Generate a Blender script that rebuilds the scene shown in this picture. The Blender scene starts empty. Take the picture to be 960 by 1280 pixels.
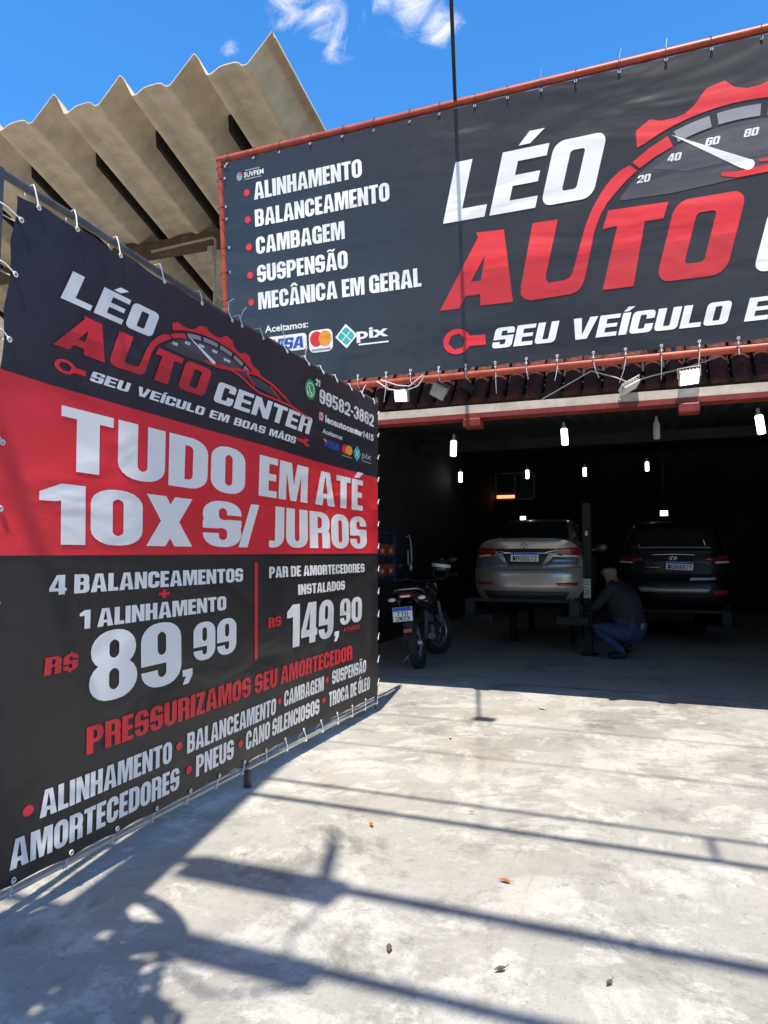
import bpy, bmesh, math, random
from mathutils import Vector, Matrix, geometry, noise as mnoise

# ------------------------------------------------------------------ camera, sky, sun, exposure
scene = bpy.context.scene
COL = scene.collection
random.seed(7)
YAW, PITCH = math.atan(338 / 870), math.atan(51.5 / 870)
cam_d = bpy.data.cameras.new('camera')
cam = bpy.data.objects.new('camera', cam_d)
COL.objects.link(cam)
cam.location = (0, 0, 1.5)
cam.rotation_euler = (math.pi / 2 + PITCH, 0, YAW)
cam_d.sensor_fit = 'VERTICAL'
cam_d.sensor_height = 24
cam_d.sensor_width = 18
cam_d.lens = 24 * 870 / 1280
cam_d.clip_end = 5000
cam_d.clip_start = 0.05
scene.camera = cam

SUN_DIR = Vector((-0.078, 0.442, -1.0)).normalized()      # the way the light travels
sun_d = bpy.data.lights.new('sun', 'SUN')
sun = bpy.data.objects.new('sun', sun_d)
COL.objects.link(sun)
sun.location = (2, -6, 20)
sun.rotation_euler = SUN_DIR.to_track_quat('-Z', 'Y').to_euler()
sun_d.energy = 4.8
sun_d.angle = math.radians(0.5)
sun_d.color = (1.0, 0.925, 0.80)
SUN_ELEV = math.asin(-SUN_DIR.z)
SUN_ROT = math.atan2(-SUN_DIR.x, -SUN_DIR.y)

world = bpy.data.worlds.new('World')
scene.world = world
world.use_nodes = True
wt = world.node_tree
wt.nodes.clear()
def wn(t, **k):
    n = wt.nodes.new(t)
    for a, b in k.items():
        setattr(n, a, b)
    return n
w_out = wn('ShaderNodeOutputWorld')
w_bg = wn('ShaderNodeBackground')
w_bg.inputs['Strength'].default_value = 0.15
w_sky = wn('ShaderNodeTexSky', sky_type='NISHITA', sun_disc=False)
w_sky.sun_elevation = SUN_ELEV
w_sky.sun_rotation = SUN_ROT
w_sky.altitude = 600
w_sky.air_density = 1.0
w_sky.dust_density = 0.25
w_sky.ozone_density = 4.0
w_hs = wn('ShaderNodeHueSaturation')
w_hs.inputs['Saturation'].default_value = 1.28
w_hs.inputs['Value'].default_value = 1.52
w_tc = wn('ShaderNodeTexCoord')
w_no = wn('ShaderNodeTexNoise')
w_no.inputs['Scale'].default_value = 15.0
w_no.inputs['Detail'].default_value = 12.0
w_no.inputs['Roughness'].default_value = 0.66
w_no.inputs['Distortion'].default_value = 1.1
w_mp = wn('ShaderNodeMapping')
w_mp.inputs['Scale'].default_value = (1.0, 1.0, 1.7)
w_mp.inputs['Location'].default_value = (0.13, 0.42, 0.0)
lk = wt.links.new
lk(w_tc.outputs['Generated'], w_mp.inputs['Vector'])
lk(w_mp.outputs['Vector'], w_no.inputs['Vector'])
# loose wisps of cumulus: noise kept near a few places in the sky
def sky_dir(px, py):
    f0 = Vector((-math.sin(YAW), math.cos(YAW), 0)); r = Vector((math.cos(YAW), math.sin(YAW), 0))
    fw = f0 * math.cos(PITCH) + Vector((0, 0, math.sin(PITCH)))
    up = -f0 * math.sin(PITCH) + Vector((0, 0, math.cos(PITCH)))
    return (fw + r * ((px - 480) / 870) - up * ((py - 640) / 870)).normalized()
w_nrm = wn('ShaderNodeVectorMath', operation='NORMALIZE')
lk(w_tc.outputs['Generated'], w_nrm.inputs[0])
def cloud_layer(spots, spread):
    mask = None
    for (d, rad, amp) in spots:
        dot = wn('ShaderNodeVectorMath', operation='DISTANCE')
        dot.inputs[1].default_value = d
        lk(w_nrm.outputs['Vector'], dot.inputs[0])
        mr = wn('ShaderNodeMapRange', interpolation_type='SMOOTHSTEP')
        mr.inputs['From Min'].default_value = rad
        mr.inputs['From Max'].default_value = 0.0
        mr.inputs['To Min'].default_value = 0.0
        mr.inputs['To Max'].default_value = amp
        lk(dot.outputs['Value'], mr.inputs['Value'])
        if mask is None:
            mask = mr.outputs[0]
        else:
            mx = wn('ShaderNodeMath', operation='MAXIMUM')
            lk(mask, mx.inputs[0]); lk(mr.outputs[0], mx.inputs[1])
            mask = mx.outputs[0]
    w_add = wn('ShaderNodeMath', operation='MULTIPLY_ADD')
    w_add.inputs[1].default_value = 0.52
    w_add.inputs[2].default_value = -0.80
    lk(mask, w_add.inputs[0])
    w_sum = wn('ShaderNodeMath', operation='ADD')
    lk(w_add.outputs[0], w_sum.inputs[0]); lk(w_no.outputs['Fac'], w_sum.inputs[1])
    w_ramp = wn('ShaderNodeMapRange', interpolation_type='SMOOTHSTEP')
    w_ramp.inputs['From Min'].default_value = 0.0
    w_ramp.inputs['From Max'].default_value = spread
    w_ramp.inputs['To Max'].default_value = 0.95
    lk(w_sum.outputs[0], w_ramp.inputs['Value'])
    return w_ramp.outputs[0]
wisps = cloud_layer([(sky_dir(px, py), r_, a_) for px, py, r_, a_ in ((360, 0, .075, 1.05), (405, 22, .075, 1.08), (418, 58, .045, .9), (520, 2, .075, 1.08), (550, 30, .065, 1.08), (287, 64, .030, .95), (480, 2, .035, .95))], .44)
fill_veil = cloud_layer([(Vector(d).normalized(), r_, a_) for d, r_, a_ in (((0, 0, 1), .85, 1.7), ((0, -.9, .5), 1.0, 1.7), ((.95, -.1, .35), .8, 1.6), ((-1, -.3, .4), .6, 1.6))], .30)  # second layer: unseen grey cloud added overhead and behind to neutralise blue fill
w_fill_veil = wn('ShaderNodeMix', data_type='RGBA')
w_fill_veil.inputs['B'].default_value = (1.5, 1.38, 1.22, 1)
w_mix = wn('ShaderNodeMix', data_type='RGBA')
w_mix.inputs['B'].default_value = (5.6, 5.7, 5.9, 1)
lk(w_sky.outputs['Color'], w_hs.inputs['Color'])
lk(w_hs.outputs['Color'], w_fill_veil.inputs['A'])
lk(fill_veil, w_fill_veil.inputs['Factor'])
lk(w_fill_veil.outputs['Result'], w_mix.inputs['A'])
lk(wisps, w_mix.inputs['Factor'])
lk(w_mix.outputs['Result'], w_bg.inputs['Color'])
lk(w_bg.outputs['Background'], w_out.inputs['Surface'])

scene.view_settings.view_transform = 'Standard'
scene.view_settings.look = 'None'
scene.view_settings.exposure = 0.44
scene.view_settings.gamma = 1.0
scene.view_settings.use_curve_mapping = False
scene.render.engine = 'CYCLES'
scene.cycles.max_bounces = 8
scene.cycles.use_denoising = True

# ------------------------------------------------------------------ materials
MATS = {}
def mat(name, col, rough=0.6, metal=0.0, spec=0.5, var=0.0, vscale=6.0, bump=0.0, bscale=30.0, emit=None, estr=0.0, coat=0.0, trans=0.0, alpha=None, vcol=None, detail=6.0):
    if name in MATS:
        return MATS[name]
    m = bpy.data.materials.new(name)
    m.use_nodes = True
    nt = m.node_tree
    b = nt.nodes['Principled BSDF']
    c4 = (col[0], col[1], col[2], 1)
    b.inputs['Base Color'].default_value = c4
    b.inputs['Roughness'].default_value = rough
    b.inputs['Metallic'].default_value = metal
    b.inputs['Specular IOR Level'].default_value = spec
    b.inputs['Coat Weight'].default_value = coat
    b.inputs['Transmission Weight'].default_value = trans
    tc = nt.nodes.new('ShaderNodeTexCoord')
    if var > 0:
        n = nt.nodes.new('ShaderNodeTexNoise')
        n.inputs['Scale'].default_value = vscale
        n.inputs['Detail'].default_value = detail
        n.inputs['Roughness'].default_value = 0.65
        nt.links.new(tc.outputs['Object'], n.inputs['Vector'])
        r = nt.nodes.new('ShaderNodeValToRGB')
        r.color_ramp.elements[0].position = 0.32
        r.color_ramp.elements[1].position = 0.7
        lo = vcol if vcol else [c * (1 - var) for c in col]
        r.color_ramp.elements[0].color = (lo[0], lo[1], lo[2], 1)
        r.color_ramp.elements[1].color = (min(1, col[0] * (1 + var * .5)), min(1, col[1] * (1 + var * .5)), min(1, col[2] * (1 + var * .5)), 1)
        nt.links.new(n.outputs['Fac'], r.inputs['Fac'])
        nt.links.new(r.outputs['Color'], b.inputs['Base Color'])
        mr = nt.nodes.new('ShaderNodeMapRange')
        mr.inputs['To Min'].default_value = max(0, rough - 0.1)
        mr.inputs['To Max'].default_value = min(1, rough + 0.12)
        nt.links.new(n.outputs['Fac'], mr.inputs['Value'])
        nt.links.new(mr.outputs[0], b.inputs['Roughness'])
    if bump > 0:
        n2 = nt.nodes.new('ShaderNodeTexNoise')
        n2.inputs['Scale'].default_value = bscale
        n2.inputs['Detail'].default_value = 5
        nt.links.new(tc.outputs['Object'], n2.inputs['Vector'])
        bp = nt.nodes.new('ShaderNodeBump')
        bp.inputs['Strength'].default_value = bump
        bp.inputs['Distance'].default_value = 0.02
        nt.links.new(n2.outputs['Fac'], bp.inputs['Height'])
        nt.links.new(bp.outputs['Normal'], b.inputs['Normal'])
    if emit:
        b.inputs['Emission Color'].default_value = (emit[0], emit[1], emit[2], 1)
        b.inputs['Emission Strength'].default_value = estr
    MATS[name] = m
    return m

def vinyl(name, col, rough=0.50, spec=.6):
    """printed PVC canvas: faint weave plus long soft creases in the object's own space"""
    if name in MATS:
        return MATS[name]
    m = bpy.data.materials.new(name)
    m.use_nodes = True
    nt = m.node_tree
    b = nt.nodes['Principled BSDF']
    b.inputs['Base Color'].default_value = (*col, 1)
    b.inputs['Roughness'].default_value = rough
    b.inputs['Specular IOR Level'].default_value = spec
    tc = nt.nodes.new('ShaderNodeTexCoord')
    mp = nt.nodes.new('ShaderNodeMapping')
    mp.inputs['Rotation'].default_value = (0.5, 0.5, 0.6)
    mp.inputs['Scale'].default_value = (0.5, 0.9, 1.5)
    nt.links.new(tc.outputs['Object'], mp.inputs['Vector'])
    n = nt.nodes.new('ShaderNodeTexNoise')
    n.inputs['Scale'].default_value = 1.6
    n.inputs['Detail'].default_value = 2.5
    n.inputs['Roughness'].default_value = 0.45
    n.inputs['Distortion'].default_value = 0.6
    nt.links.new(mp.outputs['Vector'], n.inputs['Vector'])
    bp = nt.nodes.new('ShaderNodeBump')
    bp.inputs['Strength'].default_value = 0.8
    bp.inputs['Distance'].default_value = 0.05
    nt.links.new(n.outputs['Fac'], bp.inputs['Height'])
    n3 = nt.nodes.new('ShaderNodeTexNoise')
    n3.inputs['Scale'].default_value = 400
    nt.links.new(tc.outputs['Object'], n3.inputs['Vector'])
    bp2 = nt.nodes.new('ShaderNodeBump')
    bp2.inputs['Strength'].default_value = 0.12
    bp2.inputs['Distance'].default_value = 0.002
    nt.links.new(n3.outputs['Fac'], bp2.inputs['Height'])
    nt.links.new(bp.outputs['Normal'], bp2.inputs['Normal'])
    nt.links.new(bp2.outputs['Normal'], b.inputs['Normal'])
    # dust: a slightly rougher, paler film in places
    n4 = nt.nodes.new('ShaderNodeTexNoise')
    n4.inputs['Scale'].default_value = 1.1
    n4.inputs['Detail'].default_value = 6
    nt.links.new(tc.outputs['Object'], n4.inputs['Vector'])
    mx = nt.nodes.new('ShaderNodeMix')
    mx.data_type = 'RGBA'
    mx.inputs['A'].default_value = (*[c * .97 for c in col], 1)
    mx.inputs['B'].default_value = (*[c * .97 + (.30 - c) * .035 for c in col], 1)
    nt.links.new(n4.outputs['Fac'], mx.inputs['Factor'])
    nt.links.new(mx.outputs['Result'], b.inputs['Base Color'])
    mr = nt.nodes.new('ShaderNodeMapRange')
    mr.inputs['To Min'].default_value = rough - .07
    mr.inputs['To Max'].default_value = rough + .12
    nt.links.new(n4.outputs['Fac'], mr.inputs['Value'])
    nt.links.new(mr.outputs[0], b.inputs['Roughness'])
    MATS[name] = m
    return m

V_DARK = vinyl('vinyl_charcoal', (0.015, 0.0145, 0.027))
V_SIGN = vinyl('vinyl_slate', (0.011, 0.0135, 0.025), .33, spec=.9)
V_DARK2 = vinyl('vinyl_black_brown', (0.019, 0.016, 0.018))
V_RED = vinyl('vinyl_red', (0.80, 0.022, 0.038))
V_RED2 = vinyl('vinyl_deep_red', (0.58, 0.016, 0.03))
V_WHITE = vinyl('vinyl_white', (0.92, 0.92, 0.92))
V_GREY = vinyl('vinyl_grey', (0.055, 0.056, 0.075))
V_LGREY = vinyl('vinyl_light_grey', (0.30, 0.31, 0.36))
V_BLUE = vinyl('vinyl_blue', (0.02, 0.08, 0.45))
V_TEAL = vinyl('vinyl_teal', (0.05, 0.48, 0.50))
V_ORANGE = vinyl('vinyl_orange', (0.90, 0.36, 0.03))
V_GREEN = vinyl('vinyl_green', (0.02, 0.38, 0.13))
V_PINK = vinyl('vinyl_pink', (0.62, 0.07, 0.22))
M_BLACK = mat('black_plastic', (0.012, 0.012, 0.013), 0.45)
M_TIEW = mat('white_nylon', (0.75, 0.75, 0.74), 0.45)
M_TIEB = mat('black_nylon', (0.02, 0.02, 0.022), 0.45)
M_STEEL = mat('galvanised_steel', (0.34, 0.36, 0.40), 0.42, 0.8, var=.35, vscale=9, bump=.05)
M_DSTEEL = mat('dark_weathered_steel', (0.10, 0.10, 0.11), 0.5, 0.6, var=.4, vscale=8, bump=.05)
M_SHADERED = mat('shaded_red_paint', (.20, .026, .018), .5, 0, var=.4, vscale=6, bump=.06)  # flange red, underside shade put into the base colour
M_REDPAINT = mat('red_oxide_paint', (0.46, 0.075, 0.04), 0.42, 0, var=.35, vscale=7, bump=.06)
M_CHROME = mat('chrome', (0.75, 0.75, 0.76), 0.12, 1.0)
M_TYRE = mat('tyre_rubber', (0.022, 0.022, 0.023), 0.8, var=.3, vscale=20, bump=.1)
M_GLASSD = mat('tinted_glass', (0.012, 0.014, 0.016), 0.06, 0, spec=.6)
M_WHITE = mat('white_paint', (0.78, 0.78, 0.76), 0.5, var=.08)
M_PLATE = mat('number_plate_white', (0.78, 0.80, 0.82), 0.4)
M_PBLUE = mat('number_plate_blue', (0.02, 0.10, 0.50), 0.4)
M_PINK_ROSE = mat('faded_white_paint', (0.50, 0.43, 0.38), 0.6, var=.25, vscale=9, bump=.06)

# ------------------------------------------------------------------ object helpers
def empty(name, loc=(0, 0, 0), rot=(0, 0, 0), label=None, cat=None, group=None, kind=None):
    o = bpy.data.objects.new(name, None)
    o.empty_display_size = 0.2
    COL.objects.link(o)
    o.location = loc
    o.rotation_euler = rot
    return tag(o, label, cat, group, kind)

def tag(o, label=None, cat=None, group=None, kind=None):
    for k, v in (('label', label), ('category', cat), ('group', group), ('kind', kind)):
        if v:
            o[k] = v
    return o

def copy_tree(o, parent=None):
    c = o.copy()
    COL.objects.link(c)
    if parent:
        c.parent = parent
    for ch in list(o.children):
        copy_tree(ch, c)
    return c

class MB:
    """gathers shapes into one mesh"""
    def __init__(self):
        self.v = []; self.f = []; self.m = []; self.s = []
    def add(self, verts, faces, mi=0, smooth=False):
        o = len(self.v)
        self.v.extend([tuple(p) for p in verts])
        for f in faces:
            self.f.append(tuple(i + o for i in f)); self.m.append(mi); self.s.append(smooth)
        return self
    def box(self, x0, y0, z0, x1, y1, z1, mi=0, bev=0.0, M=None):
        if bev <= 0:
            v = [(x, y, z) for z in (z0, z1) for y in (y0, y1) for x in (x0, x1)]
            f = [(0, 2, 3, 1), (4, 5, 7, 6), (0, 1, 5, 4), (2, 6, 7, 3), (0, 4, 6, 2), (1, 3, 7, 5)]
        else:
            bm = bmesh.new()
            bmesh.ops.create_cube(bm, size=1)
            for q in bm.verts:
                q.co = Vector(((x0 + x1) / 2 + q.co.x * (x1 - x0), (y0 + y1) / 2 + q.co.y * (y1 - y0), (z0 + z1) / 2 + q.co.z * (z1 - z0)))
            bmesh.ops.bevel(bm, geom=list(bm.edges), offset=bev, segments=2, affect='EDGES', profile=.5)
            bm.verts.index_update()
            v = [tuple(q.co) for q in bm.verts]
            f = [tuple(q.index for q in g.verts) for g in bm.faces]
            bm.free()
        if M is not None:
            v = [M @ Vector(p) for p in v]
        return self.add(v, f, mi)
    def tube(self, pts, r, n=8, mi=0, caps=True, closed=False):
        pts = [Vector(p) for p in pts]
        rs = r if isinstance(r, (list, tuple)) else [r] * len(pts)
        N = len(pts)
        vs = []; ref = None
        for i, p in enumerate(pts):
            if closed:
                t = pts[(i + 1) % N] - pts[i - 1]
            elif i == 0: t = pts[1] - pts[0]
            elif i == N - 1: t = pts[-1] - pts[-2]
            else: t = (pts[i + 1] - pts[i]).normalized() + (pts[i] - pts[i - 1]).normalized()
            t.normalize()
            if ref is None:
                ref = t.orthogonal().normalized()
            else:
                ref = (ref - t * ref.dot(t))
                ref = ref.normalized() if ref.length > 1e-6 else t.orthogonal().normalized()
            b = t.cross(ref)
            for k in range(n):
                a = 2 * math.pi * k / n
                vs.append(p + (ref * math.cos(a) + b * math.sin(a)) * rs[i])
        fs = []
        rng = N if closed else N - 1
        for i in range(rng):
            for k in range(n):
                a, b2 = i * n + k, i * n + (k + 1) % n
                c, d = ((i + 1) % N) * n + (k + 1) % n, ((i + 1) % N) * n + k
                fs.append((a, b2, c, d))
        self.add(vs, fs, mi, True)
        if caps and not closed:
            self.add(vs[:n], [tuple(reversed(range(n)))], mi)
            self.add(vs[-n:], [tuple(range(n))], mi)
        return self
    def lathe(self, prof, c=(0, 0, 0), axis=(0, 0, 1), n=20, mi=0):
        """prof: (radius, height) along axis"""
        ax = Vector(axis).normalized(); u = ax.orthogonal().normalized(); w = ax.cross(u); c = Vector(c)
        vs = []
        for (r, h) in prof:
            for k in range(n):
                a = 2 * math.pi * k / n
                vs.append(c + ax * h + (u * math.cos(a) + w * math.sin(a)) * max(r, 1e-4))
        fs = []
        for i in range(len(prof) - 1):
            for k in range(n):
                fs.append((i * n + k, i * n + (k + 1) % n, (i + 1) * n + (k + 1) % n, (i + 1) * n + k))
        return self.add(vs, fs, mi, True)
    def torus(self, c, axis, R, r, n=32, k=10, mi=0, sq=1.0):
        ax = Vector(axis).normalized(); u = ax.orthogonal().normalized(); w = ax.cross(u); c = Vector(c)
        vs = []; fs = []
        for i in range(n):
            a = 2 * math.pi * i / n
            d = u * math.cos(a) + w * math.sin(a)
            for j in range(k):
                b = 2 * math.pi * j / k
                vs.append(c + d * (R + r * math.cos(b)) + ax * (r * sq * math.sin(b)))
        for i in range(n):
            for j in range(k):
                fs.append((i * k + j, ((i + 1) % n) * k + j, ((i + 1) % n) * k + (j + 1) % k, i * k + (j + 1) % k))
        return self.add(vs, fs, mi, True)
    def loft(self, rings, mi=0, closed=True, caps=True, smooth=True):
        n = len(rings[0]); vs = [p for r in rings for p in r]; fs = []
        for i in range(len(rings) - 1):
            for k in range(n if closed else n - 1):
                fs.append((i * n + k, i * n + (k + 1) % n, (i + 1) * n + (k + 1) % n, (i + 1) * n + k))
        self.add(vs, fs, mi, smooth)
        if caps and closed:
            self.add(rings[0], [tuple(reversed(range(n)))], mi)
            self.add(rings[-1], [tuple(range(n))], mi)
        return self
    def ball(self, c, rx, ry, rz, n=16, k=10, mi=0):
        vs = []; fs = []
        for i in range(k + 1):
            t = math.pi * i / k
            for j in range(n):
                a = 2 * math.pi * j / n
                vs.append((c[0] + rx * max(math.sin(t), 1e-3) * math.cos(a), c[1] + ry * max(math.sin(t), 1e-3) * math.sin(a), c[2] + rz * math.cos(t)))
        for i in range(k):
            for j in range(n):
                fs.append((i * n + j, (i + 1) * n + j, (i + 1) * n + (j + 1) % n, i * n + (j + 1) % n))
        return self.add(vs, fs, mi, True)
    def build(self, name, mats, parent=None, loc=None, rot=None, fix=True):
        me = bpy.data.meshes.new(name)
        me.from_pydata(self.v, [], self.f)
        if not isinstance(mats, (list, tuple)):
            mats = [mats]
        for m in mats:
            me.materials.append(m)
        me.polygons.foreach_set('material_index', self.m)
        me.polygons.foreach_set('use_smooth', self.s)
        if fix:
            bm = bmesh.new(); bm.from_mesh(me)
            bmesh.ops.recalc_face_normals(bm, faces=bm.faces)
            bm.to_mesh(me); bm.free()
        me.update()
        o = bpy.data.objects.new(name, me)
        COL.objects.link(o)
        if parent:
            o.parent = parent
        if loc: o.location = loc
        if rot: o.rotation_euler = rot
        return o

# ------------------------------------------------------------------ lettering: glyph outlines as layered polygons
def rr(x0, y0, x1, y1, bl=0, br=0, tr=0, tl=0, ky=1.0):
    """rectangle with its own radius per corner (radius in x, ky scales it in y)"""
    out = []
    def arc(cx, cy, r, a0):
        for i in range(6):
            a = math.radians(a0 + 90 * i / 5)
            out.append((cx + r * math.cos(a), cy + r * ky * math.sin(a)))
    def cor(x, y, r, sx, sy, a0):
        if r <= 1e-4: out.append((x, y))
        else: arc(x + sx * r, y + sy * r * ky, r, a0)
    cor(x0, y0, bl, 1, 1, 180); cor(x1, y0, br, -1, 1, 270); cor(x1, y1, tr, -1, -1, 0); cor(x0, y1, tl, 1, -1, 90)
    return out
def rc(x0, y0, x1, y1):
    return [(x0, y0), (x1, y0), (x1, y1), (x0, y1)]

FONT_HEAVY = dict(sv=.245, sh=.165, r=.27, ri=.085, w=.62, gap=.055, sp=.24, W=dict(E=.47, F=.46, L=.46, I=.25, M=.86, N=.64, T=.56, A=.70, V=.68, X=.68, J=.40, Z=.5))
FONT_LOGO = dict(sv=.31, sh=.19, r=.17, ri=.05, w=.86, gap=.09, sp=.5, W=dict(E=.80, F=.8, L=.76, I=.31, M=1.15, N=.95, T=.88, A=.98, V=.98))

ACC = {'É': ('E', 'a'), 'Í': ('I', 'a'), 'Ó': ('O', 'a'), 'Ã': ('A', 't'), 'Â': ('A', 'c')}
def glyph(ch, P):
    sv, sh, r, ri = P['sv'], P['sh'], P['r'], P['ri']
    w = P['W'].get(ch, P['w'])
    L = []
    pos = lambda p: L.append((1, p))
    neg = lambda p: L.append((0, p))
    e = .02
    if ch in ACC:
        base, k = ACC[ch]
        L, w = glyph(base, P)
        c = w / 2
        if k == 'a': L.append((1, [(c - .14, 1.06), (c + .06, 1.06), (c + .26, 1.26), (c - .0, 1.26)]))
        if k == 'c': L.append((1, [(c - .27, 1.06), (c - .10, 1.06), (c, 1.14), (c + .10, 1.06), (c + .27, 1.06), (c + .10, 1.25), (c - .10, 1.25)]))
        if k == 't': L.append((1, [(c - .27, 1.07), (c - .17, 1.07), (c - .10, 1.12), (c + .06, 1.06), (c + .18, 1.08), (c + .27, 1.20), (c + .16, 1.20), (c + .08, 1.16), (c - .08, 1.22), (c - .20, 1.19)]))
        return L, w
    if ch in 'O0':
        pos(rr(0, 0, w, 1, r, r, r, r)); neg(rr(sv, sh, w - sv, 1 - sh, ri, ri, ri, ri))
    elif ch == 'C':
        pos(rr(0, 0, w, 1, r, r, r, r)); neg(rr(sv, sh, w - sv, 1 - sh, ri, ri, ri, ri)); neg(rc(w - sv - e, .39, w + .1, .62))
    elif ch == 'G':
        pos(rr(0, 0, w, 1, r, 0.03, r, r)); neg(rr(sv, sh, w - sv, 1 - sh, ri, ri, ri, ri)); neg(rc(w - sv - e, .40, w + .1, .64)); pos(rc(w * .54, .38, w, .53)); pos(rc(w - sv, .1, w, .45))
    elif ch == 'D':
        pos(rr(0, 0, w, 1, 0, r, r, 0)); neg(rr(sv, sh, w - sv, 1 - sh, 0, ri, ri, 0))
    elif ch == 'B':
        pos(rr(0, .46, w * .97, 1, 0, r * .6, r * .8, 0)); pos(rr(0, 0, w, .56, 0, r * .8, r * .6, 0))
        neg(rr(sv, .58, w - sv, 1 - sh, 0, ri, ri, 0)); neg(rr(sv, sh * .9, w - sv, .44, 0, ri, ri, 0))
    elif ch == 'P':
        pos(rc(0, 0, sv, 1)); pos(rr(0, .37, w, 1, 0, r, r, 0)); neg(rr(sv, .52, w - sv, 1 - sh, 0, ri, ri, 0))
    elif ch == 'R':
        pos(rc(0, 0, sv, 1)); pos(rr(0, .42, w, 1, 0, r * .7, r, 0)); pos(rr(w - sv, 0, w, .53, 0, 0, r * .6, 0)); neg(rr(sv, .55, w - sv, 1 - sh * .85, 0, ri, ri, 0)); neg(rc(sv, -.01, w - sv, .40))
    elif ch in 'EF':
        pos(rc(0, 0, w, 1)); neg(rc(sv, .59, w + .1, 1 - sh)); neg(rc(sv, sh if ch == 'E' else -.01, w + .1, .42)); neg(rc(w * .93, .4, w + .1, .6))
    elif ch == 'L':
        pos(rc(0, 0, w, 1)); neg(rc(sv, sh * 1.05, w + .1, 1.1))
    elif ch == 'T':
        pos(rc(0, 1 - sh, w, 1)); pos(rc(w / 2 - sv / 2, 0, w / 2 + sv / 2, 1 - sh / 2))
    elif ch == 'I':
        pos(rc(0, 0, w, 1))
    elif ch == 'H':
        pos(rc(0, 0, w, 1)); neg(rc(sv, -.1, w - sv, .42)); neg(rc(sv, .59, w - sv, 1.1))
    elif ch == 'U':
        pos(rr(0, 0, w, 1, r, r, 0, 0)); neg(rr(sv, sh, w - sv, 1.1, ri, ri, 0, 0))
    elif ch == 'J':
        pos(rr(0, 0, w, 1, .03, r, 0, 0)); neg(rc(-.1, sh, w - sv, 1.1))
    elif ch == 'A':
        t = .27 * w
        pos([(0, 0), (w, 0), (w - t, 1), (t, 1)])
        a = sv * 1.02
        neg([(a, -.02), (w - a, -.02), (w - a - .045, .21), (a + .045, .21)])
        neg([(w / 2 - .085, .36), (w / 2 + .085, .36), (w / 2 + .012, .84), (w / 2 - .012, .84)])
    elif ch == 'V':
        t = .27 * w
        pos([(t, 0), (w - t, 0), (w, 1), (0, 1)])
        a = sv * 1.02
        neg([(a, 1.02), (w - a, 1.02), (w / 2 + .012, .24), (w / 2 - .012, .24)])
    elif ch == 'M':
        pos(rc(0, 0, w, 1)); s = sv * .86
        neg([(s, -.02), (w * .40, -.02), (s, .72)]); neg([(w - s, -.02), (w - s, .72), (w * .60, -.02)])
        neg([(w * .40, 1.02), (w * .60, 1.02), (w * .5, .42)])
    elif ch == 'N':
        pos(rc(0, 0, w, 1)); s = sv * .92
        neg([(s * 1.02, 1.02), (w - s, 1.02), (w - s, .46)]); neg([(s, -.02), (w - s * 1.02, -.02), (s, .54)])
    elif ch in 'S$':
        pos(rr(0, .40, w, 1, r, r * .2, r, r)); pos(rr(0, 0, w, .60, r, r, r, r * .2))
        neg(rr(sv, .59, w - sv, 1 - sh * .9, ri, 0, ri, ri)); neg(rr(sv, sh * .9, w - sv, .41, ri, ri, ri, 0))
        neg(rc(w - sv - e, .60, w + .1, .70)); neg(rc(-.1, .30, sv + e, .40))
        if ch == '$':
            pos(rc(w * .42, 1 - .02, w * .58, 1.1)); pos(rc(w * .42, -.1, w * .58, .02))
    elif ch == '8':
        pos(rr(.015, .44, w - .015, 1, r, r, r, r)); pos(rr(0, 0, w, .57, r, r, r, r))
        neg(rr(sv, .59, w - sv, 1 - sh * .85, ri, ri, ri, ri)); neg(rr(sv, sh * .85, w - sv, .45, ri, ri, ri, ri))
    elif ch in '96':
        q = []
        q.append((1, rr(0, 0, w, 1, r, r, r, r))); q.append((0, rr(sv, .49, w - sv, 1 - sh * .85, ri, ri, ri, ri)))
        q.append((0, rr(sv, sh * .85, w - sv, .36, ri, ri, 0, 0))); q.append((0, rc(-.1, .27, sv + e, .36)))
        if ch == '6':
            q = [(s, [(w - x, 1 - y) for x, y in p]) for s, p in q]
        L.extend(q)
    elif ch == '3':
        pos(rr(0, .42, w, 1, r, r * .6, r, r)); pos(rr(0, 0, w, .58, r, r, r * .6, r))
        neg(rr(sv, .57, w - sv, 1 - sh * .85, 0, ri, ri, ri)); neg(rr(sv, sh * .85, w - sv, .44, ri, ri, ri, 0)); neg(rc(-.1, .30, sv + e, .70))
    elif ch == '2':
        pos(rr(0, .45, w, 1, 0, r * .6, r, r)); neg(rr(sv, .40, w - sv, 1 - sh * .85, 0, 0, ri, ri)); neg(rc(-.1, .40, sv + e, .64))
        pos([(0, 0), (w, 0), (w, sh), (sv * 1.15, sh), (w, .52), (w, .6), (w - sv, .6), (w - sv, .5), (0, .17)])
    elif ch == '5':
        pos(rr(0, 0, w, .66, r, r, r, 0)); neg(rr(sv, sh * .85, w - sv, .51, ri, ri, ri, 0)); neg(rc(-.1, .26, sv + e, .44)); pos(rc(0, .44, sv, 1)); pos(rc(0, 1 - sh, w * .95, 1))
    elif ch == '4':
        k = w * .9
        pos([(k, 1), (k, 0), (k - sv, 0), (k - sv, .17), (0, .17), (0, .34), (w * .40, 1)]); neg([(sv * .75, .335), (k - sv, .335), (k - sv, .80)]); pos(rc(k - .02, .17, w, .335))
    elif ch == '1':
        w = .44
        pos(rc(w - sv, 0, w, 1)); pos([(0, .70), (0, .84), (w - sv, 1), (w - .02, 1), (w - .02, .70)]); neg([(-.01, .5), (w - sv, .5), (w - sv, .72), (w - sv - .06, .70), (-.01, .70)])
    elif ch == 'X':
        t = sv * 1.12
        pos([(0, 0), (t, 0), (w, 1), (w - t, 1)]); pos([(w - t, 0), (w, 0), (t, 1), (0, 1)])
    elif ch == 'Z':
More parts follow.
